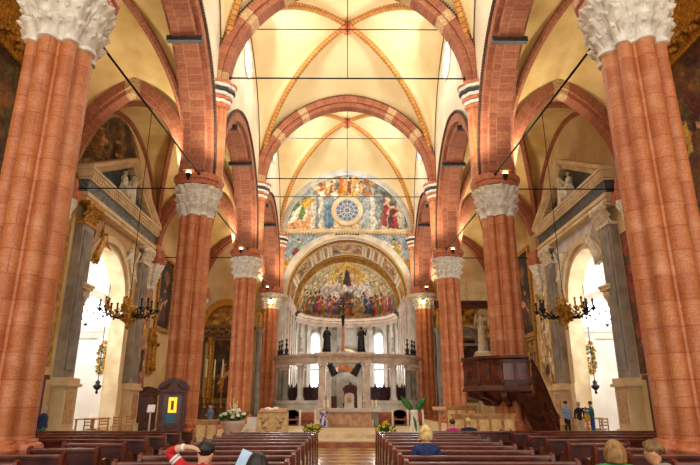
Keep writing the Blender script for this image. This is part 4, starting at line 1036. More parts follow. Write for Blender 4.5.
for az in (-82, -66, -52, -30, -15, 15, 30, 52, 66, 82):
    mb = MB(); hw = 2.6
    for z0, z1, d, e in ((1.0, 1.6, .28, .6), (1.6, 8.9, .16, 0), (8.9, 9.15, .22, .3), (9.15, 9.6, .3, .8), (9.6, 9.9, .22, .2)):
        pts = [apt(az-hw-e, 0, ARr-.02)[:2], apt(az+hw+e, 0, ARr-.02)[:2], apt(az+hw+e, 0, ARr-d)[:2], apt(az-hw-e, 0, ARr-d)[:2]]
        mb.prism(pts, 'z', z0, z1)
    mb.build('pilaster', mat('apse_pilaster_stone', 'cbc7bd', .6, scale=1.2, col2='aeaaa0') if abs(az) > 20 else M_GREYST, t)
for z0, z1, d in ((9.9, 10.2, .2), (5.0, 5.2, .08), (.4, 1.0, .25)):
    mb = MB(); mb.grid([[apt(-90+180*k/60, z, r) for k in range(61)] for z, r in ((z0, ARr), (z0, ARr-d), (z1, ARr-d), (z1, ARr))]); mb.build('string_course', M_PINKST, t)
# tall apse windows
for az in (-41, 41):
    wn += 1; w = thing('window', '', '', (0, 0, 0)); w.name = f'window_{wn}'
    pass
    w['kind'] = 'structure'; cx, cy, _ = apt(az, 0, ARr-.06); w.location = (cx, cy, 0); w.rotation_euler = (0, 0, -math.radians(az))
    a = arch_curve(.62, 8.4, 9.05, 20, 2.0)
    mb = MB(); mb.prism([(p, q) for p, q in a], 'y', 0, .04); mb.build('pane', mat('apse_window_pane', 'ffffff', .4, var=.02, emit='f6f8ff', estr=2.), w)
    mb = MB(); arch_ring(mb, 'x', 0, a, arch_curve(.86, 8.4, 9.3, 20, 2.0), -.16, .1); mb.box(-.95, .95, -.25, .1, 1.75, 2.0); mb.build('frame', M_PALEST, w)
    mb = MB(); mb.box(-.02, .02, -.03, 0, 2, 9); 
    for k in range(1, 9): mb.box(-.62, .62, -.03, 0, 2+k*.8, 2.03+k*.8)
    mb.build('glazing_bar', M_GREYST, w)
    ld = bpy.data.lights.new('apse_daylight', 'AREA'); ld.shape = 'RECTANGLE'; ld.size = 1.1; ld.size_y = 6; ld.energy = APSE; ld.color = (1, .98, .95)
    lo = bpy.data.objects.new('apse_daylight', ld); C.objects.link(lo); q = apt(az, 5.6, ARr-.35); lo.location = q; lo.rotation_euler = (PI/2+.5, 0, PI-math.radians(az))
t = thing('niche_picture', 'small round-topped picture niche between the apse windows behind the statues', 'picture', (0, AC+ARr-.1, 4.9), group=None)
mb = MB(); mb.prism(arch_curve(1.0, 1.5, 2.3, 20, 0), 'y', -.1, .02); mb.build('panel', mat('warm_panel', 'a8602c', .5, scale=2, col2='6a3418'), t)
mb = MB(); arch_ring(mb, 'x', 0, arch_curve(1.0, 1.5, 2.3, 20, 0), arch_curve(1.25, 1.5, 2.6, 20, 0), -.2, .02); mb.build('frame', M_CREAM, t)
# ================================================================== marble choir screen
SC = 50.7
def ept(a, z, k=0.):   # a from -90 (left) to 90 (right), 0 = front
    a = math.radians(a); return ((6.05+k)*math.sin(a), SC-(5.7+k)*math.cos(a), z)
t = thing('choir_screen', 'curved pale marble choir screen of columns closing the chancel behind the altar', 'screen', (0, 0, 0))
PX = -.2
def arc(a0, a1, prof, mats, name):
    mb = MB(); n = 36
    mb.grid([[ept(a0+(a1-a0)*k/n, z, d) for k in range(n+1)] for z, d in prof]); return mb.build(name, mats, t, 'auto')
for sg in (-1, 1):
    a0, a1 = (sg*18, sg*79)
    arc(a0, a1, [(.38, .45), (.75, .45), (.8, .38), (1.5, .36), (1.56, .44), (1.78, .46), (1.8, .3), (1.8, -.45), (1.75, -.5), (.38, -.5)], M_PALEST, 'parapet')
    arc(a0, a1, [(4.62, -.3), (4.62, .3), (4.78, .32), (4.8, .36), (5.08, .36), (5.12, .44), (5.22, .56), (5.34, .6), (5.38, .6), (5.38, -.5), (4.62, -.5)], M_PINKST, 'entablature')
    for a in (38, 57, 67, 76):
        x, y, _ = ept(sg*a, 0)
        mb = MB(); mb.lathe([(.34, 1.8), (.34, 1.9), (.3, 1.93), (.32, 2.0), (.25, 2.05), (.24, 2.2), (.225, 3.9), (.2, 4.2)], 20, (x, y, 0)); c = mb.build('column', M_PALEST if a in (38, 76) else M_GREYST, t, 'auto')
        mb = MB(); mb.lathe([(.23, 4.2), (.25, 4.25), (.24, 4.3), (.28, 4.4), (.3, 4.46)], 20, (x, y, 0))
        for q in (-1, 1):
            for w in (-1, 1): mb.ball((x+q*.26, y+w*.26, 4.45), .09, sub=1)
        mb.box(x-.36, x+.36, y-.36, y+.36, 4.5, 4.64); mb.build('capital', M_PINKST, t, 'auto')
    for q, a in enumerate((38, 57, 67, 76)):   # candelabra finials
        x, y, _ = ept(sg*a, 0)
        f = thing('finial', f'slender carved candelabrum on the choir screen, {ORD[q]} outward from the {SIDE[sg]} side of its portal', 'finial', (x, y, 5.38), group='candelabra on the choir screen')
        mb = MB(); mb.lathe([(.3, 0), (.3, .1), (.22, .16), (.12, .25), (.16, .4), (.2, .5), (.1, .62), (.05, .7), (.08, .85), (.13, .95), (.06, 1.05), (.04, 1.2), (.1, 1.3), (.12, 1.36), (.03, 1.4)], 16)
        mb.build('stand', M_PALEST if q == 0 else M_BRONZE, f, 'auto')
        mb = MB(); mb.lathe([(.035, 1.4), (.035, 2.2 if q == 0 else 1.8), (.01, 2.25 if q == 0 else 1.85)], 10); mb.build('candle', M_CANDLE, f)
# portal
py = 44.55
for sg in (-1, 1):
    mb = MB(); mb.box(PX+sg*1.42, PX+sg*2.05, py, py+.9, .38, 1.85); mb.box(PX+sg*1.36, PX+sg*2.12, py-.07, py+.95, 1.7, 1.85); mb.box(PX+sg*1.47, PX+sg*2.0, py+.03, py+.85, 1.85, 4.35); mb.box(PX+sg*1.4, PX+sg*2.07, py-.03, py+.92, 4.35, 4.62, bev=.03); mb.box(PX+sg*1.6, PX+sg*1.87, py, py+.1, 2.1, 4.2); mb.build('portal_pier', M_PINKST, t)
    mb = MB(); mb.box(PX+sg*1.02, PX+sg*1.38, py+.1, py+.7, .38, 3.4); mb.box(PX+sg*.98, PX+sg*1.42, py+.05, py+.75, 3.4, 3.55); mb.build('portal_jamb', M_PALEST, t)
mb = MB(); arch_ring(mb, 'x', PX, arch_curve(1.02, 3.55, 4.5, 28), arch_curve(1.36, 3.55, 4.8, 28), py+.08, py+.7); mb.build('portal_arch', M_PALEST, t)
mb = MB(); mb.box(PX-2.15, PX+2.15, py-.05, py+.95, 4.62, 4.8); mb.box(PX-2.1, PX+2.1, py, py+.9, 4.8, 5.12); mb.box(PX-2.25, PX+2.25, py-.15, py+1, 5.12, 5.24); mb.box(PX-2.35, PX+2.35, py-.25, py+1.1, 5.24, 5.42, bev=.03); mb.build('portal_entablature', M_PINKST, t)
mb = MB()
for i in range(9): mb.box(PX-1.9+i*.45, PX-1.6+i*.45, py-.06, py+.02, 4.88, 5.04)
mb.build('frieze_ornament', M_CREAMV, t)
for sg in (-1, 1):
    f = thing('bronze_spandrel_figure', f'dark bronze reclining figure in the {SIDE[sg]} spandrel of the choir screen portal', 'statue', (PX+sg*1.02, py+.0, 4.02), group='spandrel bronzes')
    mb = MB(); figure(mb, 1.15, (0, 0, 0), PI, ('up', 'fold'), .36, seed=40+sg); mb.xform(Matrix.Translation((sg*-.12, 0, .0)) @ Matrix.Rotation(sg*.5, 4, 'Y') @ Matrix.Translation((0, 0, -.4))); mb.build('figure', M_BRONZE, f, True)
    f = thing('bronze_statue', f'dark bronze robed statue standing on the {SIDE[sg]} end of the choir screen portal', 'statue', (PX+(-1.4 if sg < 0 else 1.35), py+.45, 5.42), group='bronze statues on the portal')
    mb = MB(); mb.box(-.32, .32, -.28, .28, 0, .12); mb.build('plinth', M_BRONZE, f)
    mb = MB(); figure(mb, 1.95, (0, 0, .12), PI, ('fold', 'down') if sg < 0 else ('bless', 'fold'), .24, seed=51+sg); mb.build('figure', M_BRONZE, f, True)
# crucifix
f = thing('crucifix', 'tall wooden crucifix with dark corpus rising above the middle of the choir screen', 'crucifix', (PX-.12, py+.5, 5.42))
mb = MB(); mb.box(-.2, .2, -.16, .16, 0, .2); mb.box(-.13, .13, -.05, .09, .2, 2.1, bev=.02); mb.build('post', M_OAK, f)
mb = MB(); mb.box(-.08, .08, -.05, .05, 2.1, 4.5); mb.box(-.85, .85, -.05, .05, 3.8, 3.96); mb.box(-.16, .16, -.07, -.04, 4.25, 4.42); mb.build('cross', M_WOOD, f)
J = {'pel': (0, -.17, 2.95, (.13, .1)), 'che': (.02, -.17, 3.4, (.15, .1)), 'nec': (.02, -.17, 3.62, .055), 'hd': (.05, -.22, 3.76, .085), 'hd2': (.06, -.23, 3.86, .07)}
B = [('pel', 'che'), ('che', 'nec'), ('nec', 'hd'), ('hd', 'hd2')]
for sg, c in ((-1, 'l'), (1, 'r')):
    J['s'+c] = (sg*.17, -.15, 3.53, .06); J['e'+c] = (sg*.45, -.12, 3.68, .045); J['w'+c] = (sg*.78, -.09, 3.86, .035); J['k'+c] = (sg*.07, -.24, 2.55, .065); J['a'+c] = (sg*.03, -.12, 2.15, .04)
    B += [('che', 's'+c), ('s'+c, 'e'+c), ('e'+c, 'w'+c), ('pel', 'k'+c), ('k'+c, 'a'+c)]
vs, fs = skin(J, B, 'pel'); mb = MB(); mb.add_mesh(vs, fs); mb.build('corpus', M_BRONZE, f, True)
mb = MB(); mb.polar([(2.72, lambda a: .14+.01*math.sin(6*a)), (2.85, lambda a: .16+.01*math.sin(6*a)), (3.02, lambda a: .14)], 24, (0, -.17)); mb.build('loincloth', M_BRONZE, f, True)

# choir stalls behind the screen
def stall(name, label, x, y, rz, group, w=.72):
    f = thing(name, label, 'stall', (x, y, .4), rz, group)
    mb = MB(); mb.box(-w/2, w/2, -.04, .06, 0, 2.2); mb.prism(arch_curve(w/2-.03, 2.15, 2.5, 12, 2.0), 'y', -.05, .06); mb.build('backrest', M_STAIN, f)
    mb = MB(); mb.box(-w/2+.05, w/2-.05, -.5, -.04, .4, .46); mb.build('seat', M_STAIN, f)
    for sg in (-1, 1):
        mb = MB(); mb.box(sg*w/2-.035, sg*w/2+.035, -.52, .06, 0, .95); mb.box(sg*w/2-.05, sg*w/2+.05, -.1, .08, 0, 2.3); mb.ball((sg*w/2, 0, 2.38), .1, sub=1); mb.build('arm_panel', M_STAIN, f)
    mb = MB(); mb.lathe([(.04, 2.45), (.1, 2.55), (.04, 2.68), (.01, 2.8)], 8); mb.build('finial', M_STAIN, f)
    return f
q = 0
for sg in (-1, 1):
    for k in range(6):
        a = 26+k*9.2; x, y, _ = ept(sg*a, 0, -.85)
        stall('choir_stall', f'purple brown choir stall behind the screen columns, {ORD[k]} from the portal on the {SIDE[sg]} side', x, y, sg*math.radians(a)+PI, 'choir stalls behind the screen')
f = thing('bishop_throne', 'dark carved throne with curved top seen through the portal of the choir screen', 'throne', (.35, 58.2, .4))
mb = MB(); mb.box(-.65, .65, 0, .15, 0, 2.5); pts = arch_curve(.78, 2.5, 3.0, 16, 2.35); mb.prism(pts, 'y', -.12, .18); mb.ball((0, .03, 3.08), .14, sub=1); mb.build('backrest', M_WOOD, f)
mb = MB(); mb.box(-.6, .6, -.6, 0, .45, .6); mb.box(-.65, .65, -.65, 0, 0, .45); mb.build('seat', M_WOOD, f)
for sg in (-1, 1): mb = MB(); mb.box(sg*.6, sg*.75, -.6, 0, 0, 1.1); mb.ball((sg*.68, -.6, 1.1), .12, sub=1); mb.build('arm', M_WOOD, f)
f = thing('wooden_screen', 'low dark wood panelling either side of the throne inside the choir', 'panelling', (0, 57.4, .4))
for sg in (-1, 1):
    mb = MB(); mb.box(sg*1.0, sg*2.6, 0, .12, 0, 1.75); mb.box(sg*.98, sg*2.62, -.04, .16, 1.75, 1.85)
    for k in range(3): mb.box(sg*(1.1+k*.5), sg*(1.5+k*.5), -.03, .01, .3, 1.5, bev=.01)
    mb.build('panel', M_WOOD, f)

# ================================================================== altar and chancel furniture
f = thing('altar', 'carved marble altar block under a wide white slab on the chancel step', 'altar', (.12, 31.0, .4))
mb = MB(); mb.box(-1.68, 1.68, -.5, .7, .78, .95, bev=.02); mb.build('altar_slab', M_WHITE if False else M_PALEST, f)
mb = MB(); mb.box(-1.2, 1.2, -.38, .55, .0, .74); mb.box(-1.28, 1.28, -.44, .6, 0, .07); mb.box(-1.28, 1.28, -.44, .6, .71, .79)
for k in range(7): mb.box(-1.1+k*.32, -.84+k*.32, -.41, -.37, .12, .66, bev=.01)
mb.build('altar_block', M_MARB, f)
for sg in (-1, 1): mb = MB(); mb.box(sg*1.32, sg*1.55, -.3, .5, 0, .78); mb.build('altar_support', M_GREYST, f)
f = thing('tabernacle', 'pale arched stone tabernacle with small gold door standing on the altar', 'tabernacle', (.13, 31.35, 1.35))
mb = MB(); mb.prism(arch_curve(.26, .66, .8, 14, 0), 'y', -.18, .18); mb.box(-.3, .3, -.22, .22, 0, .06); mb.build('body', M_PINKST, f)
mb = MB(); mb.box(-.1, .1, -.21, -.17, .3, .56, bev=.01); mb.build('door', M_GOLD, f)
for sg, xs in ((-1, (-1.25, -1.05)), (1, (1.3, 1.5))):
    for k, x in enumerate(xs):
        f = thing('altar_candle', f'white candle on the altar slab, {"outer" if (k == 0) == (sg < 0) else "inner"} of the {SIDE[sg]} pair', 'candle', (x+.05, 30.75, 1.35), group='candles on the altar')
        mb = MB(); mb.lathe([(.06, 0), (.07, .02), (.04, .05)], 12); mb.build('holder', M_BRASS, f); mb = MB(); mb.lathe([(.05, .04), (.05, .42), (.02, .43)], 12); mb.build('candle_stick', M_CANDLE, f)
f = thing('banner_stand', 'small blue and violet printed banner hanging at the left front of the altar', 'banner', (-1.18, 30.25, .4))
cv = Canvas(24, 44, 'c9cfe8'); random.seed(3); cv.cloud(26, .1, .9, .1, .95, .12, ['3a52b0', '6a4a9a', 'e8e4f0', 'b04a6a', '2a3a7a'], .8); cv.person(.5, .1, .7, '3a52b0', 'e6dfe8')
cv.mesh('printed_cloth', lambda u, v: (-.21+.42*u, -.03-.01*math.sin(9*u), .05+.82*v), f)
mb = MB(); mb.box(-.23, .23, -.02, .0, .03, .88); mb.box(-.25, .25, -.04, .02, .86, .9); mb.box(-.2, .2, -.1, .1, 0, .03); mb.build('frame', M_OAK, f)
# ambo
f = thing('ambo', 'pale wooden ambo with carved vine relief left of the altar', 'lectern', (-2.92, 23.2, .25))
mb = MB(); mb.box(-.58, .58, -.3, .35, 0, 1.02, bev=.015); mb.build('body', M_OAKC, f)
mb = MB()
for a in (-1, 1):
    mb.tube([(a*(.05+.38*math.sin(k*.28)*math.cos(k*.1)), -.31, .25+.06*k) for k in range(11)], .02, 6)
    for k in range(6): mb.ball((a*(.14+.06*k), -.31, .3+.09*k+.05*(k % 2)), .045, sub=1, sc=(1.4, .5, .8))
mb.build('relief', mat('relief_brown', '9a7a4a', .6), f)
mb = MB(); mb.prism([(-.4, 1.02), (.42, 1.02), (.42, 1.18), (-.4, 1.06)], 'x', -.55, .55); mb.build('desk', M_OAK, f)
f2 = thing('open_book', 'open book lying on the top of the pale wooden ambo', 'book', (-3.0, 23.2, 1.375))
mb = MB()
for sg in (-1, 1): mb.prism([(0, 0), (sg*.26, .05), (sg*.27, .08), (sg*.13, .11), (0, .06)], 'y', -.2, .2)
mb.xform(Matrix.Translation((0, 0, -.025)) @ Matrix.Rotation(.14, 4, 'X')); mb.build('pages', M_CANDLE, f2)
# terracotta arched niches in a white low screen
for sg in (-1, 1):
    f = thing('sedilia', f'low white screen with terracotta arched seats on the {SIDE[sg]} of the altar', 'bench', (sg*3.05-.05, 33.2, .4), group='arched seat screens')
    for k in range(4):
        mb = MB(); mb.box(-1.32+k*.86, -1.22+k*.86, -.1, .12, 0, .86); mb.build('post', M_WHITE, f)
    for k in range(3):
        x = -.84+k*.86
        mb = MB(); mb.box(x-.38, x+.38, .0, .08, 0, .72); mb.prism(arch_curve(.38, .6, .86, 14, .5), 'y', -.02, .09); s_ = mb.build('arched_back', M_TERRA, f)
        mb = MB(); mb.prism(arch_curve(.26, .32, .55, 14, .08), 'y', -.05, -.015); mb.build('inner_panel', mat('dark_terracotta', '94532f', .6, scale=4, col2='6a3820'), s_)
        mb = MB(); mb.box(x-.36, x+.36, -.35, 0, .3, .37); mb.build('seat', M_TERRA, f)
# flower groups
def blossom_proto(name, m, parent, r, n=6):
    mb = MB()
    for k in range(n):
        a = 2*PI*k/n; mb.tube([(0, 0, 0), (r*.6*math.cos(a), r*.6*math.sin(a), r*.4), (r*math.cos(a), r*math.sin(a), r*.25)], [r*.12, r*.34, r*.06], 6)
    mb.ball((0, 0, r*.25), r*.22, sub=1); return mb.build(name, m, parent, True)
def bouquet(name, label, loc, spread, hgt, m, nb, rr, pot=None, group=None, zmin=.05):
    f = thing(name, label, 'flowers', loc, 0, group); random.seed(int(abs(loc[0])*37)); z0 = 0
    if pot: mb = MB(); mb.lathe(pot, 24); mb.build('vase', M_PINKST, f, True); z0 = pot[-1][1]
    mb = MB()
    for k in range(60):
        a = random.uniform(0, 2*PI); r = spread*random.uniform(.3, 1.0); z = z0+hgt*random.uniform(.05, .75)
        p = Vector((r*math.cos(a), r*math.sin(a)*.7, z)); d = Vector((math.cos(a), math.sin(a), .5))*rr*1.8
        mb.tube([(0, 0, z0), tuple(p*.55+Vector((0, 0, z0*.45))), tuple(p)], .008, 4); mb.tube([tuple(p-d*.5), tuple(p), tuple(p+d)], [.01, rr*.55, .005], 5)
    mb.build('foliage', M_GREEN, f, True)
    pr = blossom_proto('blossom', m, f, rr)
    for k in range(nb):
        a = random.uniform(0, 2*PI); r = spread*math.sqrt(random.random()); b = pr if k == 0 else pr.copy()
        if k: C.objects.link(b); b.parent = f
        b.location = (r*math.cos(a), r*math.sin(a)*.7-.05, z0+hgt*(1-.75*(r/spread)**1.5)*random.uniform(.75, 1.05)+zmin); b.rotation_euler = (random.uniform(-.2, 1.0), random.uniform(-.5, .5), 0)
    return f
POT = [(.3, 0), (.36, .05), (.28, .12), (.22, .2), (.34, .4), (.42, .6), (.44, .68), (.38, .7)]
bouquet('flower_arrangement', 'tall white flower arrangement in a pink marble vase before the third left pier', (-4.1, 21.2, .32), .5, .38, M_WHT, 30, .075, POT)
f = C.objects['flower_arrangement']
mb = MB(); random.seed(2)
for k in range(7): mb.tube([(0, 0, .75), (random.uniform(-.1, .1), 0, 1.0), (random.uniform(-.16, .16), random.uniform(-.1, .1), random.uniform(1.25, 1.5))], [.012, .03, .012], 6)
mb.build('lily_spike', mat('pale_yellow_petals', 'e9e2a0', .6, scale=9), f, True)
f = thing('flower_pedestal', 'low stone pedestal carrying the pink marble flower vase', 'pedestal', (-4.1, 21.2, 0)); mb = MB(); mb.box(-.45, .45, -.4, .4, 0, .28, bev=.02); mb.box(-.5, .5, -.45, .45, .28, .32); mb.build('block', M_PINKST, f)
bouquet('flower_bed', 'low yellow flowers on the chancel left of the altar', (-1.42, 24.6, .4), .36, .46, M_YEL, 34, .07, None, 'yellow flowers before the altar', 0)
bouquet('flower_bed', 'low yellow flowers on the chancel right of the altar', (1.62, 24.6, .4), .4, .48, M_YEL, 36, .07, None, 'yellow flowers before the altar', 0)
f = thing('leaf_vase', 'tall white vase holding two big green leaves on the chancel at the right', 'vase', (2.68, 23.2, .25))
mb = MB(); mb.lathe([(.2, 0), (.22, .05), (.2, .3), (.17, .6), (.15, .95), (.17, 1.1), (.15, 1.12)], 24); mb.build('vase_body', M_WHT, f, True)
for k, (dx, dz, rot) in enumerate(((-.42, .4, -1), (.38, .38, 1))):
    mb = MB(); rows = []
    for q in range(11):
        tt = q/10; x = dx*.15+dx*1.15*tt; z = 1.1+.1*tt+dz*tt*1.1; wd = .13*math.sin(PI*min(1, tt*.95+.08))**.8
        nx, nz = -dz, dx; ln = math.hypot(nx, nz)
        rows.append([(x+nx/ln*wd*w, -.04*(1-abs(w))-.02, z+nz/ln*wd*w) for w in (-1, -.5, 0, .5, 1)])
    mb.grid(rows); mb.tube([(0, 0, .9), (dx*.15, -.03, 1.1), (dx*1.2, -.07, 1.2+dz)], [.02, .015, .006], 6); o = mb.build('leaf', M_GREEN, f, True); md = o.modifiers.new('t', 'SOLIDIFY'); md.thickness = .008
mb = MB()
for k in range(4): mb.tube([(.02*k-.03, -.1, .95), (.03*k-.05, -.19, .8-.1*k), (.02*k-.02, -.2, .5-.08*k)], [.008, .02, .006], 5)
mb.build('trailing_stem', M_GREEN, f, True)
f = thing('wooden_stand', 'slim wooden lectern stand right of the leaf vase', 'lectern', (3.5, 22.1, 0))
mb = MB(); mb.box(-.2, .2, -.2, .2, 0, .06); mb.box(-.05, .05, -.05, .05, .06, 1.4); mb.build('post', M_OAK, f); mb = MB(); mb.prism([(-.2, 1.36), (.2, 1.46), (.2, 1.5), (-.2, 1.4)], 'x', -.24, .24); mb.build('desk', M_OAK, f)
# light wooden benches / screens at both sides of the chancel
def screen(label, x0, x1, y, h, n):
    f = thing('wooden_parapet', label, 'screen', ((x0+x1)/2, y, 0)); w = (x1-x0)/2
    mb = MB(); mb.box(-w, w, 0, .06, .08, h-.08); mb.box(-w-.03, w+.03, -.05, .11, h-.08, h); mb.box(-w-.03, w+.03, -.05, .11, 0, .1)
    mb.build('body', M_OAK, f)
    for k in range(n):
        c = -w+(k+.5)*2*w/n; mb = MB(); mb.box(c-w/n*.75, c+w/n*.75, -.03, .01, .2, h-.2, bev=.012); mb.build('panel', M_OAKC, f)
screen('light oak panelled parapet right of the wooden stand, before the third right pier', 3.9, 6.2, 21.6, 1.25, 5)
screen('light oak panelled desk front left of the flower vase', -5.55, -4.75, 21.6, 1.05, 2)
screen('light oak parapet farther back between the third right pier and pulpit', 4.6, 6.0, 27.0, 1.5, 3)
f = thing('white_chair', 'small white chair between the flower vase and the ambo', 'chair', (-3.72, 22.9, .25)); mb = MB(); mb.box(-.2, .2, -.2, .2, .4, .45); mb.build('seat', M_WHITE, f)
mb = MB(); mb.box(-.2, .2, .16, .2, .45, .85); mb.build('backrest', M_WHITE, f)
for a in (-1, 1):
    for b in (-1, 1): mb = MB(); mb.box(a*.18-.02, a*.18+.02, b*.18-.02, b*.18+.02, 0, .4); mb.build('leg', M_WHITE, f)

# ================================================================== pulpit
f = thing('pulpit', 'dark carved wooden pulpit with stairs wrapped round the second right pier', 'pulpit', (7.0, 24.5, 0))
def poly_ring(r, z0, z1, a0, a1, n, th=.1, r1=None):
    mb = MB(); r1 = r1 or r
    A = [math.radians(a0+(a1-a0)*k/n) for k in range(n+1)]
    for k in range(n):
        P = [(rr*math.cos(a), rr*math.sin(a)) for a, rr in ((A[k], r), (A[k+1], r), (A[k+1], r-th), (A[k], r-th))]
        Q = [(rr*math.cos(a), rr*math.sin(a)) for a, rr in ((A[k], r1), (A[k+1], r1), (A[k+1], r1-th), (A[k], r1-th))]
        a = [mb.v((*p, z0)) for p in P]; b = [mb.v((*p, z1)) for p in Q]
        mb.face(a[::-1]); mb.face(b)
        for i in range(4): mb.face((a[i], a[(i+1) % 4], b[(i+1) % 4], b[i]))
    return mb
a0, a1, nn = 125, 275, 5
RP = 1.98
mb = poly_ring(RP, 2.3, 3.3, a0, a1, nn, .1); mb.build('parapet', M_WOOD, f)
for r, z0, z1, r1, nm in ((RP+.02, 3.3, 3.36, RP+.12, 'a'), (RP+.14, 3.36, 3.46, RP+.14, 'b'), (RP+.1, 2.2, 2.32, RP+.04, 'c'), (RP+.16, 2.1, 2.2, RP+.12, 'd')):
    poly_ring(r, z0, z1, a0, a1, nn, .28, r1).build('moulding', M_WOOD, f)
for k in range(nn):
    am = math.radians(a0+(a1-a0)*(k+.5)/nn); rr = RP*math.cos(math.radians((a1-a0)/nn/2))
    for dd in (-.27, .27):
        mb = MB(); mb.box(-.2, .2, -.03, .03, 2.5, 3.15, bev=.012); mb.box(-.12, .12, -.05, .03, 2.6, 3.05, bev=.012); mb.xform(Matrix.Translation((rr*math.cos(am), rr*math.sin(am), 0)) @ Matrix.Rotation(am+PI/2, 4, 'Z') @ Matrix.Translation((dd, 0, 0))); mb.build('carved_panel', M_WOODR, f)
for k in range(nn+1):
    a = math.radians(a0+(a1-a0)*k/nn); mb = MB(); mb.lathe([(.06, 2.3), (.08, 2.4), (.05, 2.5), (.05, 3.1), (.08, 3.2), (.06, 3.3)], 10, (RP*math.cos(a), RP*math.sin(a), 0)); mb.build('colonnette', M_WOOD, f, True)
poly_ring(RP, 2.05, 2.12, a0, a1, nn, RP-.8).build('deck', M_WOOD, f)
for k in range(nn+1):   # curved brackets under the deck
    a = math.radians(a0+(a1-a0)*k/nn); mb = MB(); c, s_ = math.cos(a), math.sin(a)
    mb.sweep([(r*c, r*s_, z) for r, z in ((.9, 1.6), (1.0, 1.7), (1.25, 1.85), (1.6, 1.95), (1.9, 2.02))], [(-.11, -.16), (.11, -.16), (.11, .16), (-.11, .16)]); mb.ball((1.12*c, 1.12*s_, 1.66), .15, sub=2); mb.build('bracket', M_WOOD, f, 'auto')
mb = poly_ring(1.15, 1.72, 2.08, a0, a1, 12, .12, 1.85); mb.build('coved_underside', M_WOOD, f)
# stair on the aisle side, turning back round the pier
ST = Matrix.Translation((-.02, -1.93, 0)) @ Matrix.Rotation(math.radians(46), 4, 'Z') @ Matrix.Diagonal((.76, .85, 1, 1))
ns = 13
for k in range(ns):
    z = 2.0-2.0*k/ns
    mb = MB(); mb.box(k*.175, (k+1)*.175+.03, -.4, .4, z-.17, z-.12); mb.box(k*.175, k*.175+.03, -.4, .4, z-.17, z); mb.xform(ST); mb.build('step', M_WOOD, f)
for yy in (-.45, .41):
    mb = MB(); n = 12; top = [(2.4*k/n, 3.3-2.25*(k/n)**1.15) for k in range(n+1)]; bot = [(2.4*k/n, 2.0-2.0*(k/n)**.8) for k in range(n+1)]
    mb.prism(top+bot[::-1], 'y', yy, yy+.07); mb.xform(ST); mb.build('stair_parapet', M_WOOD, f)
for k in range(5):
    mb = MB(); x = .3+k*.42; z = 3.1-2.25*((x/2.4)**1.15); mb.prism([(x-.15, z), (x+.15, z-.28), (x+.15, z-.85), (x-.15, z-.57)], 'y', -.5, -.44); mb.ball((x, -.5, z-.42), .08, sub=1); mb.xform(ST); mb.build('stair_panel', M_WOODR, f)
mb = MB(); mb.tube([(2.4*k/12, -.42, 3.32-2.25*(k/12)**1.15) for k in range(13)], .075, 8); mb.xform(ST); mb.build('handrail', M_WOOD, f)
mb = MB(); mb.lathe([(.12, 0), (.12, .15), (.08, .2), (.08, 1.0), (.12, 1.05), (.1, 1.15), (.03, 1.25)], 12, (2.45, -.42, 0)); mb.xform(ST); mb.build('newel_post', M_WOOD, f, 'auto')
# confessional
def confessional(label, loc, rz, lit, dark=False):
    f = thing('confessional', label, 'confessional', loc, rz)
    mb = MB(); mb.box(-.62, .62, -.45, .45, 0, 2.1); mb.box(-.68, .68, -.5, .5, 0, .15); mb.box(-.66, .66, -.5, .5, 2.05, 2.14, bev=.02); mb.build('body', M_WOOD, f)
    mb = MB(); mb.prism(arch_curve(.66, 2.14, 2.52, 18, 2.13), 'y', -.48, .48); mb.sweep([(x, -.49, z) for x, z in arch_curve(.68, 2.14, 2.55, 18)], [(-.06, -.06), (.06, -.06), (.06, .06), (-.06, .06)], up=(0, 1, 0)); mb.ball((0, -.45, 2.56), .1, sub=1)
    for sg in (-1, 1): mb.ball((sg*.6, -.5, 2.2), .08, sub=1); mb.tube([(sg*.5, -.5, 2.2), (sg*.3, -.5, 2.3), (sg*.15, -.5, 2.42)], [.05, .06, .03], 6)
    mb.build('curved_pediment', M_WOOD, f, 'auto')
    mb = MB(); mb.box(-.42, .42, -.48, -.44, .2, 1.95, bev=.01); d = mb.build('door', M_WOODP, f)
    for z0, z1 in ((.3, .85),): mb = MB(); mb.box(-.32, .32, -.5, -.47, z0, z1, bev=.012); mb.build('door_panel', M_WOOD, d)
    for sg in (-1, 1): mb = MB(); mb.box(sg*.48, sg*.6, -.5, -.44, .15, 2.05); mb.build('pilaster', M_WOOD, f)
    if lit:
        mb = MB(); mb.box(-.18, .2, -.495, -.475, 1.3, 1.88); mb.build('lit_notice', M_LITW, f)
        mb = MB(); mb.box(-.06, .07, -.503, -.49, 1.4, 1.75); mb.build('notice_figure', mat('notice_brown', '9a5a14', .6), f)
        mb = MB(); mb.box(-.24, .14, -.495, -.475, .92, 1.26); mb.build('blue_notice_card', M_BLUE, f)
    return f
confessional('dark wood confessional with lit amber notice and blue card before the second left pier', (-6.85, 22.9, 0), .28, True).scale = (.82, .82, .98)
f = confessional('very dark wooden confessional against the left aisle wall past the chapel portal', (-12.75, 36.9, 0), .5, False)
f = thing('notice_stand', 'slim white notice stand before the dark confessional in the left aisle', 'stand', (-10.4, 31.0, 0)); mb = MB(); mb.box(-.2, .2, -.2, .2, 0, .04); mb.box(-.03, .03, -.03, .03, .04, 1.2); mb.build('post', M_PALEST, f); mb = MB(); mb.box(-.2, .2, -.05, -.02, 1.1, 1.5); mb.xform(Matrix.Rotation(-.3, 4, 'X') @ Matrix.Translation((0, -.3, 0))); mb.build('sheet', M_WHITE, f)

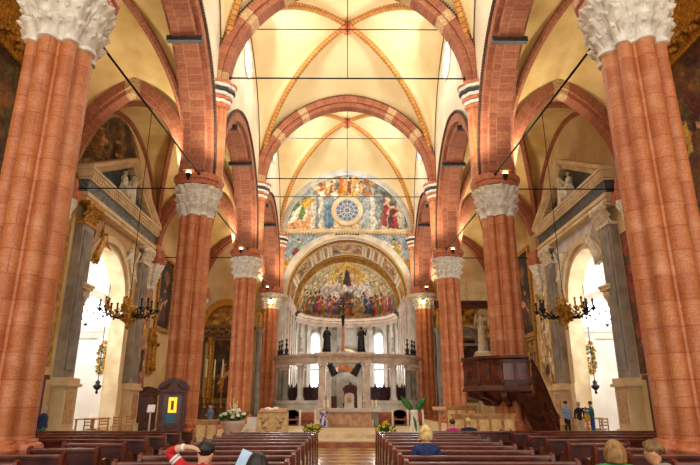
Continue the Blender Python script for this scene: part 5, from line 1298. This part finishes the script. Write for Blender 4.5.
# ================================================================== side altars at the aisle ends
def side_altar(label, s, loc, gold):
    f = thing('side_altar', label, 'altar', loc); f.scale = (.9, 1, 1); m1 = M_GOLD if gold else M_GREYST; m2 = M_CREAM if not gold else mat('brown_altar_stone', '7a5a3c', .5, scale=3, col2='4a3424')
    mb = MB(); mb.box(-2.6, 2.6, 0, .7, 0, 1.6); mb.box(-1.6, 1.6, -.8, 0, 0, 1.1); mb.box(-1.75, 1.75, -.9, .1, 1.1, 1.22); mb.build('table', m2, f)
    for u in (-2.2, -1.45, 1.45, 2.2):
        mb = MB(); mb.box(u-.34, u+.34, .0, .6, 1.6, 2.1); mb.lathe([(.3, 2.1), (.24, 2.25), (.24, 6.3), (.21, 6.6), (.3, 6.75), (.38, 7.1), (.4, 7.2)], 18, (u, .25, 0)); mb.build('column', M_GREYST if not gold else M_GOLD if abs(u) < 2 else m2, f, 'auto')
    mb = MB(); mb.box(-2.7, 2.7, -.1, .7, 7.2, 7.5); mb.box(-2.65, 2.65, -.05, .7, 7.5, 8.0); mb.box(-2.85, 2.85, -.3, .7, 8.0, 8.25, bev=.03); mb.build('entablature', m2, f)
    mb = MB(); arch_ring(mb, 'x', 0, arch_curve(2.0, 8.25, 10.1, 24), arch_curve(2.6, 8.25, 10.7, 24), -.1, .6); mb.build('arched_pediment', m1 if gold else M_CREAM, f)
    cvs = Canvas(44, 70, '3a2a1c'); random.seed(12+s); cvs.cloud(40, .05, .95, .05, .95, .1, ['6a4a22', '2a2018', '8a5a2a', '4a2a1a'], .7); cvs.person(.5, .1, .55, '6a3a2a', 'c9963a'); cvs.person(.25, .08, .35, '8a5a2a', '3a3a3a')
    cvs.mesh('painting', lambda u, v: (-1.1+2.2*u, .34, 2.0+5.0*v), f)
    mb = MB()
    for a, b, c, d in ((-1.25, -1.08, 1.85, 7.15), (1.08, 1.25, 1.85, 7.15), (-1.25, 1.25, 1.85, 2.0), (-1.25, 1.25, 7.0, 7.15)): mb.box(a, b, .24, .5, c, d, bev=.02)
    mb.box(-1.2, 1.2, .36, .45, 1.9, 7.1); mb.build('picture_frame', M_GOLD, f)
    cvs = Canvas(40, 24, 'a8742a'); cvs.cloud(40, .05, .95, 0, .9, .12, ['e0b450', '6a4418', 'd9a03a', '8a5a22'], .85)
    cvs.mesh('lunette', lambda u, v: (-2.0+4*u, .3, 8.25+1.85*v), f, lambda u, v: math.hypot(u*2-1, v) < 1)
    mb = MB()
    for i in range(14): mb.ball((-1.9+i*.29, -.2, 7.75+.1*math.sin(i*2)), .16, sub=1)
    for sg in (-1, 1):
        figure(mb, 1.7, (sg*2.3, .2, 8.25), PI, ('up', 'bless'), .2, seed=70+sg)
    mb.build('carved_ornament', M_GOLD, f, True)
    return f
side_altar('gilded altar with dark painting at the far end of the left aisle', -1, (-10.9, 50.4, 0), True)
side_altar('grey columned altar at the far end of the right aisle', 1, (10.9, 50.4, 0), False)
for k, x in enumerate((-12.3, -11.6, -10.9, -9.9)):
    f = thing('tall_candlestick', f'tall white candle on the gilded left aisle altar, {ORD[k]} from the outer wall', 'candle', (x+.1, 49.75, 1.22), group='candles on the left end altar')
    mb = MB(); mb.lathe([(.18, 0), (.2, .06), (.06, .2), (.1, .5), (.05, .7), (.09, 1.6), (.05, 2.2), (.14, 2.4), (.1, 2.5)], 12); mb.build('stick', M_GOLD, f, True); mb = MB(); mb.lathe([(.07, 2.5), (.065, 4.0), (.02, 4.05)], 10); mb.build('candle_shaft', M_CANDLE, f)
f = thing('banner_statue', 'pale statue of a figure with raised banner above the pulpit, at the right aisle end', 'statue', (11.7, 48.6, 0))
mb = MB(); mb.box(-.7, .7, -.5, .5, 0, .6); mb.box(-.55, .55, -.4, .4, .6, 5.3); mb.box(-.75, .75, -.55, .55, 5.3, 5.6, bev=.04); mb.build('pedestal', M_CREAM, f)
mb = MB(); figure(mb, 3.6, (-.05, 0, 5.75), PI+.3, ('up', 'bless'), .15, seed=81); mb.ball((0, 0, 5.7), .7, sub=2, sc=(1.1, .8, .35)); mb.build('figure', M_STUCCO, f, True)
mb = MB(); rows = [[(.5+.9*u+.02*v, -.15-.1*math.sin(5*u+2*v), 9.6-1.1*u-1.5*v*(1-.3*u)) for u in [i/10 for i in range(11)]] for v in [j/8 for j in range(9)]]; mb.grid(rows); o = mb.build('banner', M_STUCCO, f, True); o.modifiers.new('t', 'SOLIDIFY').thickness = .03
mb = MB(); mb.tube([(.35, -.2, 6.2), (.55, -.15, 9.9)], .04, 6); mb.build('staff', M_GOLD, f)
f = thing('organ_arch', 'grey half round ribbed arch behind the banner statue', 'arch', (10.4, 49.4, 6.6))
mb = MB()
for r in (.9, 1.15, 1.4): arch_ring(mb, 'x', 0, arch_curve(r, 0, r, 20), arch_curve(r+.1, 0, r+.1, 20), -.05, .15)
mb.box(-1.6, 1.6, -.1, .2, -.2, 0); mb.build('ribbed_ring', M_GREYST, f)
mb = MB()
for k in range(9): a = PI*(k+.5)/9; mb.box(-.03, .03, 0, .1, -0, 0.01); mb.tube([(.9*math.cos(a), .05, .9*math.sin(a)), (1.4*math.cos(a), .05, 1.4*math.sin(a))], .04, 6)
mb.build('spoke_field', M_GREYST, f)
f = thing('timber_gallery', 'dark timber beam gallery front across the right aisle end behind the third right pier', 'gallery', (10.4, 47.6, 9.4)); mb = MB(); mb.box(-2.9, 2.9, 0, .3, 0, .5); mb.box(-2.95, 2.95, -.1, .35, .5, .65); mb.build('beam', M_WOOD, f)
for k in range(2): mb = MB(); mb.box(-2.7+k*2.7+.15, -.15+k*2.7, .02, .12, .65, 2.3); mb.build('panel', M_AWALL if False else M_CREAM, f)
for sg in (-1, 1): mb = MB(); mb.box(sg*2.85-.12, sg*2.85+.12, 0, .3, -9.4, 0); mb.build('post', M_WOOD, f)
for k, (x, y) in enumerate(((7.55, 45.2), (-7.3, 46.0))):
    f = thing('gilded_angel', ('small gilded angel statue on a column left of the third right pier' if k == 0 else 'small gilded angel statue on a column right of the third left pier'), 'statue', (x*.98, y, 0)); mb = MB(); mb.lathe([(.4, 0), (.4, .5), (.25, .6), (.22, 7.0), (.36, 7.3), (.4, 7.4)], 16); mb.build('column', M_GREYST, f, 'auto'); mb = MB(); figure(mb, 1.6, (0, 0, 7.4), PI, ('up', 'bless'), .2, seed=90+k)
    for sg in (-1, 1): mb.tube([(0, .1, 8.6), (sg*.35, .15, 9.0), (sg*.5, .15, 8.5)], [.06, .14, .02], 6)
    mb.build('figure', M_GOLD, f, True)

# ================================================================== pews
def make_pew(w):
    f = thing('church_pew', 'x', 'pew'); h = w/2
    mb = MB(); mb.box(-h+.05, h-.05, 0, .03, .36, .76); mb.build('backrest', M_WOODP, f)
    mb = MB(); mb.box(-h, h, -.055, .065, .74, .81, bev=.02); mb.build('top_rail', M_WOODR, f)
    mb = MB(); mb.box(-h+.05, h-.05, .02, .44, .41, .45, bev=.01); mb.build('seat', M_WOODR, f)
    for s in (-1, 1):
        mb = MB(); pr = [(-.1, 0), (.5, 0), (.5, .1), (.44, .16), (.42, .4), (.47, .47), (.46, .58), (.38, .62), (.2, .6), (.1, .7), (.08, .8), (.02, .85), (-.07, .82), (-.07, .3), (-.1, .14)]
        mb.prism(pr, 'x', s*h-.03, s*h+.03); mb.build('end_panel', M_WOODR, f)
    mb = MB(); mb.box(-h+.06, h-.06, -.22, -.04, .5, .53); mb.build('book_shelf', M_WOODR, f)
    mb = MB(); mb.box(-h+.06, h-.06, -.36, -.16, .16, .21, bev=.015); mb.box(-h+.2, -h+.26, -.34, -.05, .0, .17); mb.box(h-.26, h-.2, -.34, -.05, .0, .17); mb.build('kneeler', M_WOODR, f)
    return f
protos = {}
def pews(block, x0, x1, ys, group):
    w = round(x1-x0, 2)
    for k, y in enumerate(ys):
        if w not in protos: o = protos[w] = make_pew(w)
        else: o = copy_tree(protos[w])
        o.location = ((x0+x1)/2, y, 0); o.scale = (1, 1, 1.05); o['label'] = f'dark wooden pew of the {block} block, {ORD[k]} row counting from the altar'; o['group'] = group
MY = [16.6-1.02*k for k in range(12)]
pews('left centre', -3.25, -.84, MY, 'pews left of the middle aisle'); pews('right centre', .84, 3.25, MY, 'pews right of the middle aisle')
OY = [17.4-1.3*k for k in range(8)]
def full(y): return not 10.1 < y < 13.2
for s in (-1, 1):
    for k, y in enumerate(OY):
        a, b = (-9.4, -4.55) if full(y) else (-5.78, -4.55)
        w = round(b-a, 2)
        if w not in protos: o = protos[w] = make_pew(w)
        else: o = copy_tree(protos[w])
        o.location = (s*(a+b)/2, y, 0); o.scale = (1, 1, 1.05); o['label'] = f'{"" if full(y) else "short "}dark wooden pew of the {SIDE[s]} outer block, {ORD[k]} row counting from the altar'; o['group'] = f'pews of the {SIDE[s]} outer block'

# ================================================================== chandeliers, lamps, rods
def chandelier(label, loc, top):
    f = thing('chandelier', label, 'chandelier', loc, 0, 'bronze aisle chandeliers'); random.seed(9)
    mb = MB(); mb.lathe([(.04, -.9), (.12, -.8), (.06, -.7), (.2, -.5), (.3, -.3), (.22, -.1), (.34, .05), (.3, .2), (.12, .35), (.16, .5), (.06, .65), (.05, .95), (.09, 1.0), (.02, 1.05)], 20)
    for k in range(40): a = random.uniform(0, 6.28); z = random.uniform(-.5, .3); mb.ball((.3*math.cos(a), .3*math.sin(a), z), .085, sub=1)
    mb.build('stem', M_GOLD, f, True)
    for k in range(8):
        a = 2*PI*k/8+.2; c, s = math.cos(a), math.sin(a); dk = M_BRONZE if abs(c) > .6 else M_GOLD
        mb = MB(); mb.tube([(r*c, r*s, z) for r, z in ((.25, -.2), (.5, -.32), (.75, -.3), (.95, -.12), (1.12, -.12), (1.2, .02))], [.045, .05, .045, .04, .04, .04], 6); mb.tube([(r*c, r*s, z) for r, z in ((.6, -.3), (.72, -.1), (.62, .05), (.5, -.02))], [.04, .035, .03, .02], 6)
        for j in range(5): mb.ball(((.4+.18*j)*c, (.4+.18*j)*s, -.3+.05*(j % 2)), .065, sub=1)
        ar = mb.build('arm', dk, f, True)
        for dr in (-.12, .14):
            mb = MB(); x, y = (1.15+dr)*c-dr*.6*s, (1.15+dr)*s+dr*.6*c; mb.lathe([(.02, -.1), (.11, .04), (.12, .08), (.04, .1), (.045, .42), (.07, .46), (.03, .5)], 10, (x, y, 0)); mb.build('candle_socket', dk, ar, True)
    mb = MB(); mb.tube([(0, 0, 1.0), (0, 0, top-loc[2])], .018, 6); mb.build('suspension_cord', M_IRON, f)
chandelier('bronze many armed chandelier hanging in the left aisle before the bright chapel', (-10.45, 26.6, 5.85), 18.0)
chandelier('bronze many armed chandelier hanging in the right aisle before the bright chapel', (10.45, 26.6, 5.85), 18.0)
for s in (-1, 1):
    f = thing('chapel_lamp', f'dark hanging sanctuary lamp in the {SIDE[s]} chapel', 'lamp', (s*14.25, 33.0, 2.45), 0, 'hanging chapel lamps')
    mb = MB(); mb.lathe([(.02, -.35), (.09, -.25), (.04, -.15), (.2, .0), (.24, .12), (.1, .2), (.14, .3), (.03, .45)], 14); mb.build('lamp_bowl', M_BRONZE, f, True); mb = MB(); mb.tube([(0, 0, .4), (0, 0, 10.05)], .022, 6); mb.build('chain', M_IRON, f)
    f = thing('gilded_garland', f'hanging gold flower garland on the white wall of the {SIDE[s]} chapel', 'ornament', (s*15.15, 35.2, 3.4)); mb = MB(); random.seed(5)
    for k in range(46):
        z = random.uniform(0, 1.9); w = .12+.22*math.sin(PI*z/1.9); mb.ball((random.uniform(-w, w), random.uniform(-.08, .02), z), random.uniform(.06, .11), sub=1)
    mb.build('blossom_cluster', M_GOLD, f, True); mb = MB()
    for k in range(14): z = random.uniform(0, 1.9); mb.ball((random.uniform(-.25, .25), -.06, z), .08, sub=1, sc=(1.3, .4, .7))
    mb.build('leaf_cluster', M_GREEN, f, True)
    # chapel table, chairs, candelabrum
    f = thing('chapel_table', f'light wooden table at the threshold of the {SIDE[s]} chapel', 'table', (s*13.0, 30.9+.8*s, 0), 0.0); mb = MB(); mb.box(-.45, .45, -1.1, 1.1, .82, .88, bev=.01); mb.build('tabletop', M_OAK, f)
    for a in (-1, 1):
        for b in (-1, 1): mb = MB(); mb.box(a*.38-.035, a*.38+.035, b*1.0-.035, b*1.0+.035, 0, .82); mb.build('leg', M_OAK, f)
    mb = MB(); mb.box(-.4, .4, -1.02, 1.02, .25, .3); mb.build('stretcher_shelf', M_OAK, f)
    for k in range(4):
        f = thing('wooden_chair', f'light wooden chair at the {SIDE[s]} chapel threshold, {ORD[k]} from the camera', 'chair', (s*12.1-.0, 27.8+k*1.55, 0), s*-PI/2*0+.3*k, 'chapel chairs'); mb = MB(); mb.box(-.22, .22, -.22, .22, .43, .47); mb.build('seat', M_OAK, f)
        for a in (-1, 1):
            mb = MB(); mb.box(a*.2-.02, a*.2+.02, -.22, -.18, 0, .95); mb.build('back_post', M_OAK, f); mb = MB(); mb.box(a*.2-.02, a*.2+.02, .18, .22, 0, .43); mb.build('leg', M_OAK, f)
        for z in (.62, .76, .9): mb = MB(); mb.box(-.2, .2, -.215, -.19, z-.03, z+.03); mb.build('back_slat', M_OAK, f)
f = thing('table_candelabrum', 'black branched candelabrum standing on the right chapel table', 'candelabrum', (13.0, 31.7, .88)); mb = MB(); mb.lathe([(.2, 0), (.2, .03), (.05, .1), (.03, .5), (.05, .55)], 12)
for k in (-2, -1, 1, 2): mb.tube([(0, 0, .25), (0, k*.14, .2), (0, k*.22, .42)], .025, 6); mb.ball((0, k*.22, .45), .06, sub=1)
mb.build('branches', M_IRON, f, True)
# spotlights that stand on the abacus of the piers
def bulb(s, y, x, warm, i, z=ZS):
    f = thing('spotlight', f'small bright spotlight on the {PORD[i]} {SIDE[s]} pier above its capital', 'lamp', (x, y, z), 0, 'spotlights on the piers'); mb = MB(); mb.lathe([(.06, 0), (.06, .05), (.02, .06), (.02, .14)], 10); mb.tube([(0, 0, .04), (0, .1, .04)], .03, 6); mb.build('bracket', M_IRON, f); mb = MB(); mb.lathe([(.09, .12), (.12, .2), (.11, .3)], 12); mb.build('housing', M_IRON, f)
    mb = MB(); mb.ball((0, 0, .33), .11, sub=2, sc=(1, 1, .7)); mb.build('bulb', M_LAMP, f, True)
for s in (-1, 1):
    for i, y in enumerate(PY):
        bulb(s, y-1.12, s*7.2, True, i, 11.3)
        for nm, x, y2, e, rx, ry in (('nave_uplight', s*5.1, y-1.8, UPL, .0, s*.3), ('aisle_uplight', s*8.6, y-1.0, AUPL, 0, -s*.25)):
            ld = bpy.data.lights.new(nm, 'SPOT'); ld.energy = e; ld.color = (1, .89, .7); ld.spot_size = math.radians(150); ld.spot_blend = 1; ld.shadow_soft_size = .25
            lo = bpy.data.objects.new(nm, ld); C.objects.link(lo); lo.location = (x, y2, ZS+.5); lo.rotation_euler = (PI-.1, ry, 0)
    # warm lamps low on the last piers beside the chancel
    f = thing('spotlight', f'glowing warm wall lamp on the last {SIDE[s]} pier beside the apse arch', 'lamp', (s*6.85, 49.6, 10.3)); mb = MB(); mb.ball((0, 0, 0), .17, sub=2); mb.build('bulb', M_LAMP, f, True); mb = MB(); mb.lathe([(.05, .12), (.14, .2), (.12, .3), (.02, .34)], 10); mb.build('bracket', M_IRON, f)
    ld = bpy.data.lights.new('pier_lamp', 'POINT'); ld.energy = PLAMP; ld.color = (1, .6, .25); ld.shadow_soft_size = .15; lo = bpy.data.objects.new('pier_lamp', ld); C.objects.link(lo); lo.location = (s*6.6, 49.15, 9.7)
# iron tie rods
def rod(label, p, q, r=.035, sub=()):
    f = thing('tie_rod', label, 'rod', p, 0, 'iron tie rods'); d = Vector(q)-Vector(p); mb = MB(); mb.tube([(0, 0, 0), tuple(d*.5), tuple(d)], r, 8); mb.build('bar', M_IRON, f, True)
    for e in (0, 1):
        mb = MB(); c = d*(0.004 if e == 0 else .996); mb.ball(tuple(c), r*3, sub=1); mb.build('anchor', M_IRON, f)
    for (a, b) in sub: mb = MB(); mb.tube([tuple(Vector(a)-Vector(p)), tuple(Vector(b)-Vector(p))], .022, 6); mb.build('suspender', M_IRON, f)
for i, y in ((1, 24.5), (2, 37.6)): rod(f'black iron rod spanning the nave under the brick arch at the {PORD[i]} piers', (-6.0, y, 17.25), (6.0, y, 17.25), .038, [((0, y, 17.25), (0, y, 22.9))])
rod('black iron rod high across the nave under the third vault boss', (-6.4, 30.6, 24.75), (6.4, 30.6, 24.75), .035)
rod('black iron rod high across the nave under the last vault boss', (-6.4, 44.15, 23.75), (6.4, 44.15, 23.75), .035)
rod('black iron rod across the nave before the painted lunette', (-6.35, 43.6, 18.1), (6.35, 43.6, 18.1), .035)
for s in (-1, 1):
    for i in range(3): rod(f'black iron rod along the {SIDE[s]} arcade from the {PORD[i]} pier to the {PORD[i+1]} pier', (s*6.75, PY[i]+.9, 11.0), (s*6.75, PY[i+1]-1.0, 11.6), .035)
    for i, y in enumerate(PY[1:3]): rod(f'black iron rod across the {SIDE[s]} aisle at the {PORD[i+1]} pier', (s*7.9, y, 11.3), (s*13.4, y, 11.3), .032)
# ================================================================== people
mat('eye_dark', '1a1412', .3, var=.02); mat('lip', '9a4f48', .5, var=.05)
SK = mat('skin_fair', 'd9a384', .55, scale=14, var=.06); SK2 = mat('skin_tan', 'c98f6c', .55, scale=14, var=.06)
def M(n, c, c2=None, r=.85): return mat(n, c, r, scale=12, col2=c2, var=.12)
BLK = M('black_shoes', '1c1a1a'); JEAN = M('blue_jeans', '35466a', '26324e'); DRK = M('dark_trousers', '24242a')
H_DK = M('dark_brown_hair', '221612', '0f0a08', .5); H_BL = M('blonde_hair', 'e8cf8a', 'b08a48', .5); H_BR = M('light_brown_hair', 'a5793c', '6f4a22', .5); H_GR = M('grey_hair', 'b9b4ae', '8a857e', .6); H_SH = M('cropped_brown_hair', '8a6436', '3f2c1c', .6)
P = person
RED = M('red_sweater', 'cf1f26', 'a0141b'); NAVY = M('navy_sweater', '1f3468', '152448')
# seat back is at pew y; sitter's pelvis sits .27 m in front of it
def seat(row_y): return row_y+.24
root, J = P('man in a red sweater holding the back of his dark head, seated left', (-1.6, seat(MY[10]), -.05), 0, dict(skin=SK, top=RED, legs=JEAN, hair=H_DK, shoe=BLK), 'short', 'sit', ('head', 'lap'), 1.78, head=(.03, .02), slump=.1)
a, b = Vector(J['ell'][:3]), Vector(J['shl'][:3]); d = (a-b).normalized()
for q in (.5, .62):
    c = b+(a-b)*q; mb = MB(); mb.tube([tuple(c-d*.012), tuple(c+d*.012)], .064, 14); mb.build('white_sleeve_stripe', M('white_knit', 'efecea'), root, True)
c = Vector(J['wrl'][:3]); e = (Vector(J['wrl'][:3])-a).normalized(); mb = MB(); mb.tube([tuple(c-e*.05), tuple(c-e*.02)], .04, 12); mb.build('white_cuff', M('white_knit', 'efecea'), root, True)
P('dark haired woman in a patterned pale green top seated left of the middle aisle', (-.84, seat(MY[11]), -.05), 0, dict(skin=SK, top=M('green_patterned_top', 'a8c27a', '4a5a3a'), legs=DRK, hair=H_DK, shoe=BLK), 'bob', 'sit', ('read', 'lap'), 1.66)
f = thing('leaflet', 'pale blue leaflet held up left of the dark haired seated woman', 'leaflet', (-1.06, 5.86, .96)); mb = MB(); mb.box(-.07, .07, -.004, .004, 0, .25); mb.xform(Matrix.Rotation(.4, 4, 'Y') @ Matrix.Rotation(-.15, 4, 'X')); mb.build('sheet', M('pale_blue_paper', 'b9d4ea', 'a4c2de', .7), f)
P('blonde woman in a navy sweater seated in the right centre pews', (1.3, seat(MY[7]), -.02), 0, dict(skin=SK, top=NAVY, legs=JEAN, hair=H_BL, shoe=BLK), 'bob', 'sit', 'lap', 1.74, head=(.0, -.0), girth=.95)
P('woman with light brown hair in a bright green top seated at the lower right', (2.98, seat(MY[10]), -.05), -.1, dict(skin=SK, top=M('bright_green_top', '2fa055', '1f7a3c'), legs=JEAN, hair=H_BR, shoe=BLK), 'bob', 'sit', 'lap', 1.8, head=(.02, 0), slump=.11)
P('man with cropped brown hair in a grey shirt seated beside the woman in green', (3.5, seat(MY[10]), -.05), .75, dict(skin=SK2, top=M('grey_shirt', '9a958c', '7d786f'), legs=DRK, hair=H_SH, shoe=BLK), 'short', 'sit', 'lap', 1.8, head=(-.03, .05), slump=.11)
P('person with dark hair in a magenta top seated far ahead on the right', (3.15, 17.5, -.04), 0, dict(skin=SK, top=M('magenta_top', 'd02a8a', 'a01c68'), legs=DRK, hair=M('auburn_hair', '4a2018', '2a100c', .5), shoe=BLK), 'short', 'sit', 'lap', 1.62)
P('person with light hair in a dark navy coat seated right of the one in magenta', (3.62, 17.5, -.04), -.3, dict(skin=SK, top=M('dark_navy_coat', '23263c', '161828'), legs=DRK, hair=H_BL, shoe=BLK), 'short', 'sit', 'lap', 1.66, girth=1.1)
for x in (3.25,):
    o = copy_tree(protos[2.41] if 2.41 in protos else list(protos.values())[0]); o.location = (3.6, 17.26, 0); o['label'] = 'low dark pew under the two sitters in magenta and navy'; o['group'] = 'pews right of the middle aisle'
P('standing woman in a light blue shirt and dark trousers beside the pulpit stairs', (10.62, 28.2, 0), .3, dict(skin=SK, top=M('light_blue_shirt', 'a9c4e0', '6f95c0'), legs=DRK, hair=H_DK, shoe=BLK), 'short', 'stand', 'down', 1.68)
P('standing visitor in a black top and pale trousers with grey hair at the right chapel', (11.15, 28.0, 0), -.2, dict(skin=SK, top=M('black_top', '26222a', '151318'), legs=M('pale_trousers', 'd5cbb4', 'b8ac92'), hair=H_GR, shoe=BLK), 'short', 'stand', 'down', 1.62)
P('standing visitor in a teal blue jacket and blue trousers at the right chapel', (11.75, 28.0, 0), .9, dict(skin=SK2, top=M('teal_jacket', '2a7f9a', '1a566c'), legs=M('royal_blue_trousers', '3a58b0', '284080'), hair=H_DK, shoe=BLK), 'short', 'stand', ('fold', 'down'), 1.66, girth=1.12)
f = thing('yellow_bag', 'small yellow bag hanging beside the visitor in teal', 'bag', (11.42, 27.75, .78)); mb = MB(); mb.box(-.12, .12, -.06, .06, 0, .3, bev=.03); mb.build('pouch', M('yellow_cloth', 'e0b030'), f); mb = MB(); mb.tube([(-.08, 0, .29), (-.03, 0, .5), (.03, 0, .5), (.08, 0, .29)], .012, 6); mb.build('strap', M('yellow_strap', 'b08a24'), f)
P('distant visitor in a grey blue jacket standing beside the second left pier', (-6.35, 27.2, 0), 1.2, dict(skin=SK, top=M('grey_blue_jacket', '6f87a5', '4a5d78'), legs=JEAN, hair=H_DK, shoe=BLK), 'short', 'stand', ('fold', 'down'), 1.6)
P('visitor in a dark blue jacket with a green bag beside the nearest left pier', (-10.28, 19.9, 0), -.4, dict(skin=SK, top=M('dark_blue_jacket', '26406a', '182a48'), legs=M('green_trousers', '4a8a5a', '2f6a3f'), hair=H_GR, shoe=BLK), 'short', 'stand', 'down', 1.5)

# ================================================================== light, camera
wd = bpy.data.worlds.new('World'); scene.world = wd; wd.use_nodes = True
bg = wd.node_tree.nodes['Background']; bg.inputs['Color'].default_value = (1, .95, .86, 1); bg.inputs['Strength'].default_value = WORLD
# west end of the church: left open, no facade; world background floods in from behind the camera
cam = bpy.data.cameras.new('camera'); co = bpy.data.objects.new('camera', cam); C.objects.link(co)
cam.sensor_width = 36; cam.lens = 556/700*36; cam.clip_start = .1; cam.clip_end = 300
co.location = (0, 0, 1.65); co.rotation_euler = (math.radians(90+17), 0, math.radians(-.31)*1)
scene.camera = co
vs = scene.view_settings
vs.view_transform = 'Standard'; vs.look = 'None'; vs.gamma = 1; vs.use_curve_mapping = False; vs.exposure = EXPO
scene.cycles.use_denoising = True; scene.cycles.max_bounces = 8; scene.cycles.diffuse_bounces = 5; scene.cycles.sample_clamp_indirect = 6
